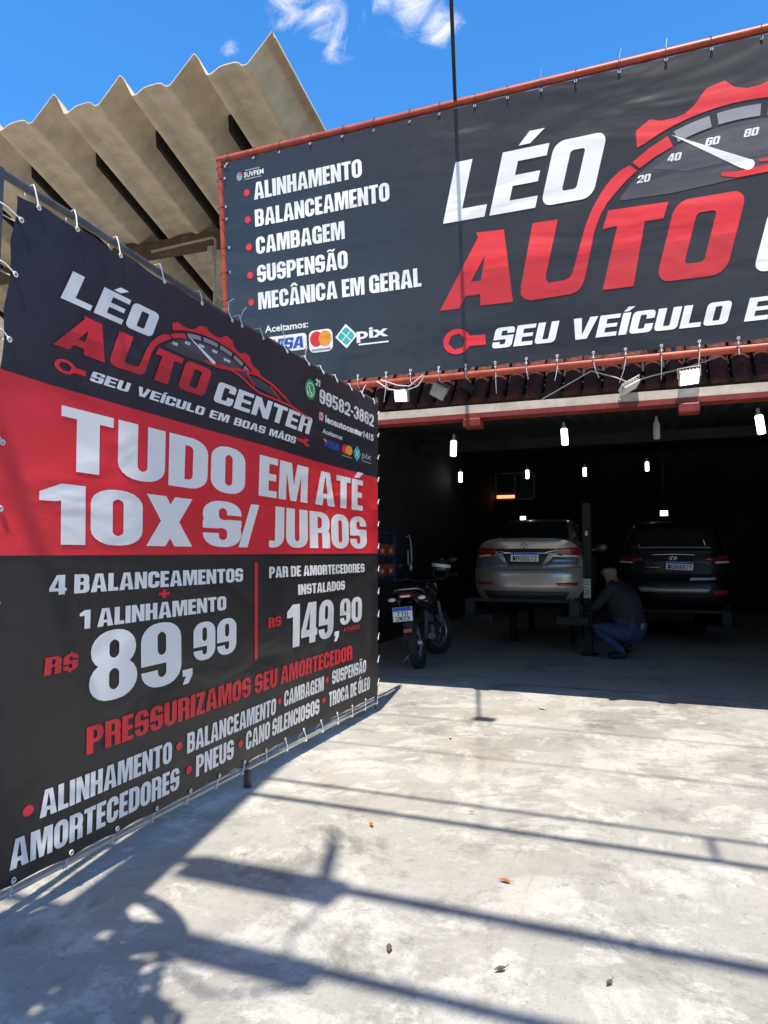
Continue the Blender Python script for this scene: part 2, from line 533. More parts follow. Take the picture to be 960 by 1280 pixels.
        pos(rc(0, 0, w, sh)); pos(rc(0, 1 - sh, w, 1)); pos([(0, sh * .9), (sv * 1.1, sh * .9), (w, 1 - sh * .9), (w - sv * 1.1, 1 - sh * .9)])
    elif ch == '/':
        w = .42
        pos([(0, 0), (.18, 0), (w, 1), (w - .18, 1)])
    elif ch == ',':
        w = .24
        pos([(0, .18), (.24, .18), (.24, .0), (.14, -.22), (.0, -.22), (.08, 0), (0, 0)])
    elif ch == '-':
        w = .30
        pos(rc(0, .36, w, .52))
    elif ch == '+':
        w = .6
        pos(rc(0, .4, w, .6)); pos(rc(.2, .2, .4, .8))
    return L, w

def tri2d(layers, grid=None, cut=None):
    """later layers win; returns verts, tris, flag (above/below cut)"""
    vs = []; es = []; fs = []
    for s, p in layers:
        ar = sum(p[i - 1][0] * p[i][1] - p[i][0] * p[i - 1][1] for i in range(len(p)))
        if ar < 0: p = p[::-1]
        o = len(vs)
        vs.extend([Vector(q) for q in p]); fs.append(list(range(o, o + len(p))))
    xs = [q.x for q in vs]; ys = [q.y for q in vs]
    x0, x1, y0, y1 = min(xs) - .01, max(xs) + .01, min(ys) - .01, max(ys) + .01
    def seg(a, b):
        es.append((len(vs), len(vs) + 1)); vs.extend([Vector(a), Vector(b)])
    if grid:
        gx, gy = grid
        k = math.floor(x0 / gx) + 1
        while k * gx < x1:
            seg((k * gx, y0), (k * gx, y1)); k += 1
        k = math.floor(y0 / gy) + 1
        while k * gy < y1:
            seg((x0, k * gy), (x1, k * gy)); k += 1
    if cut is not None:
        seg((x0, cut), (x1, cut))
    V, Ed, Fa, ov, oe, of = geometry.delaunay_2d_cdt(vs, es, fs, 0, 1e-5)
    tr = []; fl = []
    for f, o in zip(Fa, of):
        if not o: continue
        if layers[max(o)][0]:
            tr.append(tuple(f)); fl.append(0 if cut is None or sum(V[i].y for i in f) / len(f) > cut else 1)
    return V, tr, fl

class Print:
    """lettering laid on a sheet: mp(u, v, off) gives the point on the sheet"""
    def __init__(self, mp, grid=(.16, .16)):
        self.mp = mp; self.mb = MB(); self.grid = grid; self.mats = []
        self.base = 0.004
    def mi(self, m):
        if m not in self.mats: self.mats.append(m)
        return self.mats.index(m)
    def shape(self, layers, m, off=None, cut=None, m2=None):
        off = self.base if off is None else off
        V, tr, fl = tri2d(layers, self.grid, cut)
        used = sorted({i for t in tr for i in t}); idx = {i: k for k, i in enumerate(used)}
        P = [self.mp(V[i].x, V[i].y, off) for i in used]
        a, b = self.mi(m), self.mi(m2 or m)
        for t, k in zip(tr, fl):
            pass
        o = len(self.mb.v)
        self.mb.v.extend([tuple(p) for p in P])
        for t, k in zip(tr, fl):
            self.mb.f.append(tuple(idx[i] + o for i in t)); self.mb.m.append(b if k else a); self.mb.s.append(True)
    def text(self, s, font, x0, y0, x1, h, m, skew=0.0, off=None, cut=None, m2=None, xf=None):
        """capital height h from baseline y0; ink runs x0..x1; xf = optional map of the final 2-D point"""
        x = 0; items = []
        for ch in s:
            if ch == ' ':
                x += font['sp']; continue
            L, w = glyph(ch, font)
            items.append((x, L)); x += w + font['gap']
        W = x - font['gap']
        k = (x1 - x0) / W
        for ox, L in items:
            LL = []
            for sg, p in L:
                q = [(x0 + (ox + a) * k + skew * b * h, y0 + b * h) for a, b in p]
                if xf: q = [xf(*z) for z in q]
                LL.append((sg, q))
            c = None
            if cut is not None: c = xf(0, cut)[1] if xf else cut
            self.shape(LL, m, off, c, m2)
    def circle(self, cx, cy, rx, ry, m, off=None, hole=0, n=28):
        L = [(1, [(cx + rx * math.cos(2 * math.pi * i / n), cy + ry * math.sin(2 * math.pi * i / n)) for i in range(n)])]
        if hole: L.append((0, [(cx + hole * rx * math.cos(2 * math.pi * i / n), cy + hole * ry * math.sin(2 * math.pi * i / n)) for i in range(n)]))
        self.shape(L, m, off)
    def small(self, s, x0, y0, x1, h, m, off=None, bold=.02, skew=0.0, xf=None):
        """lower-case and tiny lettering from the built-in face; h = height of a capital"""
        cu = bpy.data.curves.new('t', 'FONT')
        cu.body = s; cu.size = 1.0; cu.offset = bold; cu.resolution_u = 2
        ob = bpy.data.objects.new('t', cu)
        COL.objects.link(ob)
        dg = bpy.context.evaluated_depsgraph_get()
        me = bpy.data.meshes.new_from_object(ob.evaluated_get(dg))
        bpy.data.objects.remove(ob); bpy.data.curves.remove(cu)
        xs = [v.co.x for v in me.vertices]
        a, b = min(xs), max(xs)
        k = (x1 - x0) / (b - a); ky = h / 0.70
        off = self.base if off is None else off
        o = len(self.mb.v); mi = self.mi(m)
        for v in me.vertices:
            q = (x0 + (v.co.x - a) * k + skew * v.co.y * ky, y0 + v.co.y * ky)
            if xf: q = xf(*q)
            self.mb.v.append(tuple(self.mp(q[0], q[1], off)))
        for p in me.polygons:
            self.mb.f.append(tuple(i + o for i in p.vertices)); self.mb.m.append(mi); self.mb.s.append(True)
        bpy.data.meshes.remove(me)
    def build(self, name, parent):
        o = self.mb.build(name, self.mats, parent, fix=False)
        return o

def stroke(pts, w):
    """a polyline of changing width as one polygon; w = number or list"""
    n = len(pts); ws = w if isinstance(w, (list, tuple)) else [w] * n
    a = []; b = []
    for i in range(n):
        p = Vector(pts[i])
        t = (Vector(pts[min(i + 1, n - 1)]) - Vector(pts[max(i - 1, 0)])).normalized()
        nn = Vector((-t.y, t.x)) * ws[i] / 2
        a.append(tuple(p + nn)); b.append(tuple(p - nn))
    return a + b[::-1]

# ------------------------------------------------------------------ ground
def ground_material(name, base, pale, dark, rough, dirt=1.0):
    m = bpy.data.materials.new(name); m.use_nodes = True
    nt = m.node_tree; b = nt.nodes['Principled BSDF']; L = nt.links.new
    b.inputs['Specular IOR Level'].default_value = 0.35
    tc = nt.nodes.new('ShaderNodeTexCoord')
    def nz(scale, detail, rgh=.6, dist=0.0):
        n = nt.nodes.new('ShaderNodeTexNoise'); n.inputs['Scale'].default_value = scale; n.inputs['Detail'].default_value = detail
        n.inputs['Roughness'].default_value = rgh; n.inputs['Distortion'].default_value = dist
        L(tc.outputs['Object'], n.inputs['Vector']); return n.outputs['Fac']
    def ramp(f, a, c, lo=0.0, hi=1.0):
        r = nt.nodes.new('ShaderNodeMapRange'); r.interpolation_type = 'SMOOTHSTEP'
        r.inputs['From Min'].default_value = a; r.inputs['From Max'].default_value = c; r.inputs['To Min'].default_value = lo; r.inputs['To Max'].default_value = hi
        L(f, r.inputs['Value']); return r.outputs[0]
    def mix(f, A, B):
        x = nt.nodes.new('ShaderNodeMix'); x.data_type = 'RGBA'
        L(f, x.inputs['Factor'])
        for s, v in (('A', A), ('B', B)):
            if isinstance(v, tuple): x.inputs[s].default_value = (*v, 1)
            else: L(v, x.inputs[s])
        return x.outputs['Result']
    c = mix(ramp(nz(0.8, 9, .68, .3), .38, .62), base, tuple(.5 * p_ + .5 * q_ for p_, q_ in zip(base, pale)))
    c = mix(ramp(nz(1.3, 10, .72, .5), .50, .58, 0, .78), c, pale)                                      # worn pale laitance, ragged edges
    c = mix(ramp(nz(3.1, 10, .74, .4), .54, .61, 0, .7), c, tuple(min(1, v * 1.06) for v in pale))       # small pale scabs
    c = mix(ramp(nz(1.05, 10, .76, .4), .52, .64, 0, .72 * dirt), c, dark)                              # grey stains
    c = mix(ramp(nz(4.6, 9, .78, .3), .56, .66, 0, .45 * dirt), c, tuple(v * .85 for v in dark))         # scuffs
    c = mix(ramp(nz(11, 9, .78, .5), .56, .68, 0, .35 * dirt), c, tuple(v * .8 for v in dark))
    c = mix(ramp(nz(0.6, 6, .6, .8), .52, .68, 0, .40), c, (base[0] * 1.12, base[1] * .97, base[2] * .88))  # reddish earth tint
    mp = nt.nodes.new('ShaderNodeMapping'); mp.inputs['Rotation'].default_value = (0, 0, .5); mp.inputs['Scale'].default_value = (9, 1.2, 1)
    L(tc.outputs['Object'], mp.inputs['Vector'])
    ns = nt.nodes.new('ShaderNodeTexNoise'); ns.inputs['Scale'].default_value = 2.0; ns.inputs['Detail'].default_value = 8; ns.inputs['Roughness'].default_value = .7
    L(mp.outputs['Vector'], ns.inputs['Vector'])
    c = mix(ramp(ns.outputs['Fac'], .52, .70, 0, .30 * dirt), c, tuple(v * 1.1 for v in dark))           # broom and tyre streaks
    c = mix(ramp(nz(42, 3, .6), .64, .72, 0, .5), c, tuple(v * .5 for v in dark))                        # pits
    c = mix(ramp(nz(150, 4, .75), .3, .7, 0, .30), c, tuple(v * .5 for v in base))                       # grain
    L(c, b.inputs['Base Color'])
    L(ramp(nz(2.2, 5), .3, .7, rough - .12, rough + .1), b.inputs['Roughness'])
    bp = nt.nodes.new('ShaderNodeBump'); bp.inputs['Strength'].default_value = .35; bp.inputs['Distance'].default_value = .012
    L(nz(26, 8, .7), bp.inputs['Height'])
    bp2 = nt.nodes.new('ShaderNodeBump'); bp2.inputs['Strength'].default_value = .3; bp2.inputs['Distance'].default_value = .05
    L(nz(1.6, 6, .6), bp2.inputs['Height']); L(bp.outputs['Normal'], bp2.inputs['Normal']); L(bp2.outputs['Normal'], b.inputs['Normal'])
    return m
M_GROUND = ground_material('worn_concrete', (0.36, 0.348, 0.322), (0.60, 0.59, 0.55), (0.19, 0.187, 0.176), .82)
M_FLOOR = ground_material('oily_workshop_concrete', (0.44, 0.425, 0.40), (0.52, 0.51, 0.48), (0.24, 0.235, 0.22), .65)
M_ROAD = mat('street_asphalt', (0.055, 0.055, 0.058), .85, var=.4, vscale=5, bump=.3, bscale=120)

g = MB().add([(-300, -300, -.16), (300, -300, -.16), (300, 400, -.16), (-300, 400, -.16)], [(0, 1, 2, 3)]).build('ground', mat('dry_earth', (.22, .19, .15), .9, var=.4, vscale=.4), fix=False)
g['kind'] = 'structure'
ap = MB()
nx, ny = 60, 60
vs = []
for j in range(ny + 1):
    for i in range(nx + 1):
        x, y = -14 + 28 * i / nx, -.8 + 8.9 * j / ny
        z = .006 * mnoise.noise(Vector((x * .8, y * .8, 3)))
        vs.append((x, y, z - .004))
ap.add(vs, [(j * (nx + 1) + i, j * (nx + 1) + i + 1, (j + 1) * (nx + 1) + i + 1, (j + 1) * (nx + 1) + i) for j in range(ny) for i in range(nx)], 0, True)
o = ap.build('pavement', M_GROUND, fix=False); o['kind'] = 'structure'
o = MB().box(-14, -1.0, -.15, 14, -.8, -.004, bev=.02).build('kerb', mat('kerb_concrete', (.4, .39, .37), .85, var=.3)); o['kind'] = 'structure'
o = MB().add([(-200, -9, -.15), (200, -9, -.15), (200, -1.0, -.15), (-200, -1.0, -.15)], [(0, 1, 2, 3)]).build('road', M_ROAD, fix=False); o['kind'] = 'structure'
o = MB().add([(-4.3, 8.1, 0), (6.4, 8.1, 0), (6.4, 20.0, 0), (-4.3, 20.0, 0)], [(0, 1, 2, 3)]).build('workshop_floor', M_FLOOR, fix=False); o['kind'] = 'structure'
o = MB().add([(-14, 8.1, -.002), (-4.3, 8.1, -.002), (-4.3, 24, -.002), (-14, 24, -.002)], [(0, 1, 2, 3)]).build('side_yard', M_GROUND, fix=False); o['kind'] = 'structure'

# ------------------------------------------------------------------ repair garage
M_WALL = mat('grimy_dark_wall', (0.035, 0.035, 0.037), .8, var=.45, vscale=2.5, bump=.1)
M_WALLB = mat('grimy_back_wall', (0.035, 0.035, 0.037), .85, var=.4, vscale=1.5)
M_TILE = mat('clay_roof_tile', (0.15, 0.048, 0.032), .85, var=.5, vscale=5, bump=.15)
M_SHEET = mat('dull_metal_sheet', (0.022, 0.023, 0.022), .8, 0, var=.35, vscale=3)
M_OUTW = mat('painted_side_wall', (.5, .47, .42), .85, var=.25, vscale=2)
garage = empty('repair_garage', (0, 7.6, 0), label='open fronted car repair garage with dark interior under the wide sign', cat='garage')
gy = -7.6
def gpart(mb, name, m, parent=garage):
    return mb.build(name, m, parent)
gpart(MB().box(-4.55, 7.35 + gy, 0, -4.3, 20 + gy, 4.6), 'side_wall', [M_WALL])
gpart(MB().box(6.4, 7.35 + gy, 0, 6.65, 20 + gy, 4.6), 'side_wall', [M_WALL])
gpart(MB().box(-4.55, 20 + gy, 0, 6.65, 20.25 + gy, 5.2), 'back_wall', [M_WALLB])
# corrugated ceiling, slightly rising to the back
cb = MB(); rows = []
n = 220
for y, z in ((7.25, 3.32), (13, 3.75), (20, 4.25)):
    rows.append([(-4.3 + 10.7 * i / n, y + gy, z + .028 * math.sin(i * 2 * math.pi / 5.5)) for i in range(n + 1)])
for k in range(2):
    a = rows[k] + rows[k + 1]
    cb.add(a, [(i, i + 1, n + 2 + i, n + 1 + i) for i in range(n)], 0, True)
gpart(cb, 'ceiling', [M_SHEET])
cb2 = MB()
for x in (-2.6, 0.3, 3.2):
    cb2.box(x, 7.4 + gy, 3.12, x + .07, 20 + gy, 3.22)
gpart(MB().box(-4.3, 12.9 + gy, 3.45, 6.4, 13.02 + gy, 3.62), 'roof_joist', [M_WALLB])
# clay tile roof: eave shows in the gap under the sign
tb = MB()
def tile_row(y0, z0, y1, z1):
    nt = 60
    for i in range(nt):
        x = -4.6 + 11.3 * i / nt; w = 11.3 / nt
        v = []
        for (yy, zz) in ((y0, z0), (y1, z1)):
            for k in range(5):
                a = math.pi * k / 4
                v.append((x + w / 2 - math.cos(a) * w * .36, yy + gy, zz + math.sin(a) * .055))
            for k in range(4):
                a = math.pi * k / 3
                v.append((x + w * .86 + math.cos(math.pi - a) * w * .14 * -1 + 0, yy + gy, zz - math.sin(a) * .012))
        tb.add(v, [(k, k + 1, k + 10, k + 9) for k in range(8)], 0, True)
        tb.add([v[0], v[1], v[2], v[3], v[4]], [(0, 1, 2, 3, 4)], 0)
for r in range(8):
    tile_row(6.93 + r * .115, 3.045 + r * .14, 7.08 + r * .115, 3.215 + r * .14)
gpart(tb, 'tile_roof', [M_TILE])
gpart(MB().add([(-4.7, 7.12 + gy, 3.13), (6.8, 7.12 + gy, 3.13), (6.8, 8.2 + gy, 4.4), (-4.7, 8.2 + gy, 4.4), (6.8, 20.4 + gy, 5.3), (-4.7, 20.4 + gy, 5.3)], [(0, 1, 2, 3), (3, 2, 4, 5)]), 'roof_deck', [M_SHEET])
# front beam: rough pale face, red lower flange, bolted plates
bb = MB()
n = 60
ring = []
for i in range(n + 1):
    x = -4.5 + 11.0 * i / n
    d = .006 * mnoise.noise(Vector((x * 2.1, 5, 1)))
    ring.append([(x, 6.44 + gy + d, 2.835), (x, 6.44 + gy + d, 2.912 + d), (x, 6.57 + gy, 2.925 + d), (x, 6.57 + gy, 2.835)])
bb.loft(ring, 0, True, True, False)
beam = gpart(bb, 'front_beam', [M_PINK_ROSE])
bf = MB().box(-4.5, 6.43 + gy, 2.785, 6.5, 6.60 + gy, 2.833)
for x in (-1.60, .30, 2.2):
    bf.box(x - .085, 6.41 + gy, 2.70, x + .085, 6.57 + gy, 2.784, bev=.012)
bf.build('beam_flange', [M_SHADERED], beam)
gpart(MB().box(-4.5, 6.44 + gy, 0, -4.32, 7.3 + gy, 2.784), 'door_jamb', [M_OUTW])
gpart(MB().box(6.4, 6.44 + gy, 0, 6.6, 7.3 + gy, 2.784), 'door_jamb', [M_OUTW])
# truss stubs that carry the sign
for x in (-3.6, -1.75, .2, 2.2, 4.0):
    st = MB().box(x - .03, 6.55 + gy, 3.18, x + .03, 7.2 + gy, 3.24); st.tube([(x, 6.55 + gy, 3.2), (x, 7.15 + gy, 3.55)], .02)
    st.tube([(x, 6.35 + gy, 5.5), (x, 7.6 + gy, 4.2)], .025)
    gpart(st, 'sign_bracket', [M_DSTEEL])
# sliding window in the back wall, a strip of orange light behind its sill
wz0, wz1, wx0, wx1 = 3.03, 3.82, -4.28 + .0, -3.14
wf = MB()
for (a, b_, c, d) in ((wx0, wz0, wx1, wz0 + .035), (wx0, wz1 - .035, wx1, wz1), (wx0, wz0, wx0 + .035, wz1), (wx1 - .035, wz0, wx1, wz1), ((wx0 + wx1) / 2 - .02, wz0, (wx0 + wx1) / 2 + .02, wz1)):
    wf.box(a, 19.93 + gy, b_, c, 20 + gy, d)
win = gpart(wf, 'window', [mat('window_aluminium', (.35, .34, .32), .4, .5)])
MB().box(wx0 + .04, 19.96 + gy, wz0 + .04, wx1 - .04, 19.975 + gy, wz1 - .04).build('pane', [mat('dusty_pane', (.03, .032, .03), .25)], win)
MB().box(wx0 + .05, 19.90 + gy, wz0 + .05, wx0 + .56, 19.95 + gy, wz0 + .14, bev=.01).build('sill_lamp', [mat('orange_glow', (.8, .3, .1), .5, emit=(1, .38, .16), estr=1.3)], win)

# ------------------------------------------------------------------ wide sign over the opening
TH = math.atan(0.10)
SX0, SX1, SW = -4.29, 4.35, 2.55
sign = empty('shop_sign', (0, 6.4, 3.2), (TH, 0, 0), 'wide dark canvas sign with red speedometer logo above the garage opening', 'sign')
def sdisp(u, v):
    return .012 * mnoise.noise(Vector((u * .55, v * .8, 1.7))) + .006 * mnoise.noise(Vector((u * 1.4 + v * .6, v * 1.1, 4.2)))
def smap(u, v, off=0.0):
    return (u, -off - sdisp(u, v) - .035, v)
sh = MB()
ux0, ux1, uv0, uv1 = SX0 + .05, SX1 - .05, .055, SW - .055
nx, ny = 120, 40
vs = []
for j in range(ny + 1):
    for i in range(nx + 1):
        u = ux0 + (ux1 - ux0) * i / nx; v = uv0 + (uv1 - uv0) * j / ny
        fx = min(i, nx - i) / nx * (ux1 - ux0); fy = min(j, ny - j) / ny * (uv1 - uv0)
        vv = v; uu = u
        if j in (0, ny): vv += (1 if j == 0 else -1) * .010 * abs(math.sin(u * math.pi / .36))
        if i in (0, nx): uu += (1 if i == 0 else -1) * .010 * abs(math.sin(v * math.pi / .36))
        vs.append(smap(uu, vv))
sh.add(vs, [(j * (nx + 1) + i, j * (nx + 1) + i + 1, (j + 1) * (nx + 1) + i + 1, (j + 1) * (nx + 1) + i) for j in range(ny) for i in range(nx)], 0, True)
sh.build('canvas', [V_SIGN], sign, fix=False)
fr = MB()
for (a, b_) in (((SX0, 0, 0), (SX0, 0, SW)), ((SX1, 0, 0), (SX1, 0, SW))):
    fr.tube([a, b_], .032, 10)
for z in (0, SW):
    fr.tube([(SX0 - .03, 0, z), (SX1 + .03, 0, z)], .036, 10)
for x in (-2.2, 0, 2.2):
    fr.box(x - .025, .0, .03, x + .025, .05, SW - .03)
fr.build('frame', [M_REDPAINT], sign)

def put_logo(P, X, skew=.26):
    """speedometer logo drawn in its own plane; X maps it onto the sheet"""
    red, red2, wh = V_RED, V_RED2, V_WHITE
    def S(layers, m, off=None, cut=None, m2=None):
        P.shape([(s, [X(*q) for q in p]) for s, p in layers], m, off, X(0, cut)[1] if cut is not None else None, m2)
    def T(s, x0, y0, x1, h, m, **k):
        P.text(s, FONT_LOGO, x0, y0, x1, h, m, skew, xf=X, **k)
    CX, CY, A, B = .75, 1.0, 1.30, 1.0
    def el(s, a):
        return (CX + A * s * math.cos(a), CY + B * s * math.sin(a))
    def arc(s, u0, u1, n=24):
        out = []
        for i in range(n + 1):
            u = u0 + (u1 - u0) * i / n
            q = max(-1, min(1, (u - CX) / (A * s)))
            out.append((u, CY + B * s * math.sqrt(max(0, 1 - q * q))))
        return out
    # dial face
    S([(1, arc(.84, -.22, 1.70) + [(1.55, 1.46), (.9, 1.40), (.2, 1.36), (-.2, 1.37)])], V_GREY, .003)
    S([(1, arc(.80, .05, 1.45) + [(1.2, 1.55), (.3, 1.52)])], vinyl('vinyl_dial_grey', (.085, .087, .11)), .0042)
    # pale segments
    for (a, b_) in ((.225, .50), (.555, .88), (.935, 1.22), (1.275, 1.50), (1.545, 1.69)):
        S([(1, arc(.955, a, b_, 8) + arc(.86, a + (.75 - a) * .06, b_ + (.75 - b_) * .06, 8)[::-1])], V_LGREY, .0045)
    # gear half above the dial
    teeth = [(-.076, 1.934), (.039, 2.006), (.13, 1.975), (.239, 1.977), (.31, 1.992), (.377, 2.039), (.43, 2.10), (.477, 2.161), (.54, 2.178), (.62, 2.192), (.69, 2.125), (.786, 2.094), (.87, 2.098), (.95, 2.122), (1.02, 2.20), (1.10, 2.235), (1.22, 2.18), (1.25, 2.07), (1.33, 1.99), (1.42, 1.975), (1.56, 2.05), (1.68, 1.99), (1.70, 1.87), (1.76, 1.80), (1.92, 1.76), (1.99, 1.64)]
    inner = arc(1.0, -.068, 1.78, 30)
    inner[0] = (-.068, 1.791)
    S([(1, teeth + [(1.86, 1.63)] + inner[::-1])], red, .0046)
    # lettering
    T('LÉO', -1.811, 1.439, -.445, .546, wh, off=.005)
    k = .957
    Apoly = [(-1.875, .627), (-1.68, .627), (-1.615, .735), (-1.475, .735), (-1.478, .628), (-1.172, .623), (-1.234, 1.293), (-1.495, 1.306), (-1.478, 1.26)]
    S([(1, Apoly), (0, [(-1.56, .86), (-1.465, .86), (-1.42, 1.08)])], red, .005, k, red2)
    U = [(-.972, 1.305), (-.747, 1.301), (-.862, .84), (-.868, .79), (-.845, .752), (-.70, .755), (-.655, .775), (-.63, .82), (-.56, 1.05), (-.51, 1.21), (-.455, 1.335), (-.37, 1.47), (-.29, 1.565), (-.21, 1.625), (-.13, 1.656),
         (-.075, 1.60), (-.16, 1.535), (-.237, 1.46), (-.32, 1.375), (-.385, 1.27), (-.435, 1.15), (-.455, 1.062), (-.525, .76), (-.55, .69), (-.59, .645), (-.65, .625), (-1.01, .615), (-1.065, .635), (-1.098, .68), (-1.095, .75)]
    S([(1, U)], red, .005, k, red2)
    S([(1, [(-.110, 1.675), (.02, 1.762), (.177, 1.838), (.216, 1.742), (.08, 1.69), (-.052, 1.615)])], red, .005)
    S([(1, [(-.525 + .155, 1.15), (-.36, 1.17), (-.316, 1.304), (.172, 1.293), (.13, 1.16), (-.02, 1.16), (-.123, .622), (-.38, .624), (-.245, 1.16)])], red, .0052, k, red2)
    T('O', .055, .626, .60, .663, red, off=.005, cut=k, m2=red2)
    T('CENTER', .80, .605, 3.62, .50, wh, off=.005)
    T('SEU VEÍCULO EM BOAS MÃOS', -1.385, .214, 3.12, .187, wh, off=.005)
    # ring spanner at the left, open spanner at the right
    cx, cy = -1.715, .318
    S([(1, [(cx + .135 * math.cos(i * .2618), cy + .12 * math.sin(i * .2618)) for i in range(24)]), (1, [(cx + .08, cy + .045), (-1.44, cy + .035), (-1.435, cy - .058), (cx + .08, cy - .055)]),
       (0, [(cx + .085 * math.cos(i * math.pi / 3 + .2), cy + .078 * math.sin(i * math.pi / 3 + .2)) for i in range(6)])], red, .005)
    cx, cy = 3.56, .36
    S([(1, [(cx + .13 * math.cos(i * .2618), cy + .12 * math.sin(i * .2618)) for i in range(24)]), (1, [(3.2, cy + .045), (cx, cy + .05), (cx, cy - .05), (3.2, cy - .045)]), (0, [(cx + .0, cy + .05), (cx + .2, cy + .09), (cx + .2, cy - .05), (cx + .0, cy - .04)])], red, .005)
    # needle and dial figures
    S([(1, [(.203, 1.842), (.80, 1.52), (.825, 1.495), (.815, 1.462), (.775, 1.448), (.73, 1.462)])], wh, .0062)
    P.circle(*X(.782, 1.483), abs(X(.045, 0)[0] - X(0, 0)[0]), X(0, .042)[1] - X(0, 0)[1], wh, .0064)
    for s, u, v in (('20', -.019, 1.521), ('40', .226, 1.652), ('60', .52, 1.725), ('80', .807, 1.736), ('100', 1.09, 1.655)):
        hw = .052 if len(s) == 2 else .075
        T(s, u - hw - .008, v - .03, u + hw - .008, .062, wh, off=.0055)
    # car roofline swooping right from the needle
    S([(1, stroke([(.58, 1.445), (.70, 1.42), (.95, 1.43), (1.25, 1.52), (1.55, 1.60), (1.9, 1.63), (2.3, 1.55), (2.72, 1.345), (2.95, 1.20)], [.03, .05, .06, .055, .06, .07, .06, .05, .01]))], red, .0058)
    S([(1, stroke([(.86, 1.50), (1.2, 1.48), (1.5, 1.40), (1.72, 1.27), (1.95, 1.20), (2.4, 1.20), (2.9, 1.19), (3.3, 1.13), (3.66, 1.03)], [.02, .05, .06, .06, .05, .05, .06, .05, .02]))], red, .006)
    S([(1, stroke([(1.55, 1.60), (1.68, 1.44), (1.80, 1.30)], [.03, .04, .03]))], red, .0058)
    S([(1, [(1.62, 1.53), (1.95, 1.55), (2.3, 1.44), (2.52, 1.28), (2.1, 1.29), (1.82, 1.33)])], V_GREY, .0056)
    S([(1, stroke([(2.25, 1.49), (2.4, 1.36), (2.55, 1.24)], .03))], red, .0060)

def card_marks(P, base, x0, x1, mode):
    pass

def diamond(P, cx, cy, rx, ry, halo):
    if halo: P.shape([(1, [(cx - rx * 1.25, cy), (cx, cy - ry * 1.25), (cx + rx * 1.25, cy), (cx, cy + ry * 1.25)])], V_WHITE, .0045)
    P.shape([(1, rot_sq(cx, cy, rx, ry))], V_TEAL, .0052)
    for a, b_ in ((1, 1), (-1, 1)):
        P.shape([(1, stroke([(cx - a * rx * .5, cy - b_ * ry * .5), (cx - a * rx * .12, cy - b_ * ry * .10), (cx + a * rx * .12, cy + b_ * ry * .10), (cx + a * rx * .5, cy + b_ * ry * .5)], rx * .10))], V_WHITE, .006 + .0004 * a)
def rot_sq(cx, cy, rx, ry):
    p = []
    c = [(1, 0), (0, 1), (-1, 0), (0, -1)]
    for i in range(4):
        a = Vector(c[i]); pr_ = Vector(c[i - 1]); nx_ = Vector(c[(i + 1) % 4])
        for q in (a + (pr_ - a) * .12, a + (nx_ - a) * .12):
            p.append((cx + q.x * rx, cy + q.y * ry))
    return p
def pay_row(P, vx0, vx1, vy, vh, m1, m2, mr, mrx, px, pw, ph, tx0, tx1, ty, th, halo):
    if halo:
        P.shape([(1, rr(vx0 - .05, vy - .025, vx1 + .04, vy + vh + .03, .04, .04, .04, .04))], V_WHITE, .0035)
    for q, (ch) in enumerate('VISA'):
        w = (vx1 - vx0)
        P.text(ch, FONT_LOGO, vx0 + w * (.0, .30, .40, .68)[q] + .0, vy, vx0 + w * (.30, .37, .67, 1.0)[q], vh, V_BLUE, .2, .005 + .0002 * q)
    P.shape([(1, [(vx0 - .02, vy + vh), (vx0 + (vx1 - vx0) * .16, vy + vh), (vx0 + (vx1 - vx0) * .2, vy + vh * .55)])], V_ORANGE, .006)
    cy = vy + vh * .5
    if halo:
        P.shape([(1, rr(m1 - mrx * 1.2, cy - mr * 1.65, m2 + mrx * 1.2, cy + mr * 1.25, .06, .06, .06, .06))], V_WHITE, .0035)
    P.circle(m1, cy + mr * .1, mrx, mr, V_RED, .005); P.circle(m2, cy + mr * .1, mrx, mr, V_ORANGE, .0056)
    P.shape([(1, rc(m1 - mrx * .8, cy - mr * 1.45, m2 + mrx * .8, cy - mr * 1.2))], V_LGREY, .005)
    diamond(P, px, cy, pw, ph, halo)
    P.small('pix', tx0, ty, tx1, th, V_LGREY if not halo else V_WHITE, .005, .03)
    P.shape([(1, rc(tx0 + .02, ty - th * .62, tx1, ty - th * .48))], V_LGREY if not halo else V_WHITE, .005)

PS = Print(smap)
for s, x1, y in (('ALINHAMENTO', -2.622, 2.036), ('BALANCEAMENTO', -2.342, 1.754), ('CAMBAGEM', -2.836, 1.466), ('SUSPENSÃO', -2.815, 1.171), ('MECÂNICA EM GERAL', -2.05, .887)):
    PS.text(s, FONT_HEAVY, -3.862, y, x1, .178, V_WHITE)
    PS.circle(-3.948, y + .09, .036, .036, V_RED)
PS.build('service_list', sign)
PS = Print(smap)
PS.small('Aceitamos:', -3.795, .637, -3.285, .070, V_WHITE)
pay_row(PS, -3.74, -3.35, .44, .115, -3.198, -3.099, .078, .072, -2.862, .098, .098, -2.75, -2.41, .455, .105, True)
PS.build('payment_marks', sign)
PS = Print(smap)
# printer's imprint in the corner: a small colour wheel and two lines of tiny lettering
PS.circle(-4.03, 2.31, .035, .045, V_LGREY); PS.circle(-4.02, 2.335, .018, .02, V_PINK, .0048); PS.circle(-4.015, 2.29, .018, .02, V_TEAL, .0048)
PS.small('SUVPEM', -3.975, 2.29, -3.735, .050, V_WHITE); PS.shape([(1, rc(-3.96, 2.352, -3.78, 2.366))], V_LGREY); PS.shape([(1, rc(-3.97, 2.262, -3.76, 2.275))], V_LGREY)
PS.build('printer_mark', sign)
PS = Print(smap)
put_logo(PS, lambda u, v: (u, v))
PS.build('logo', sign)

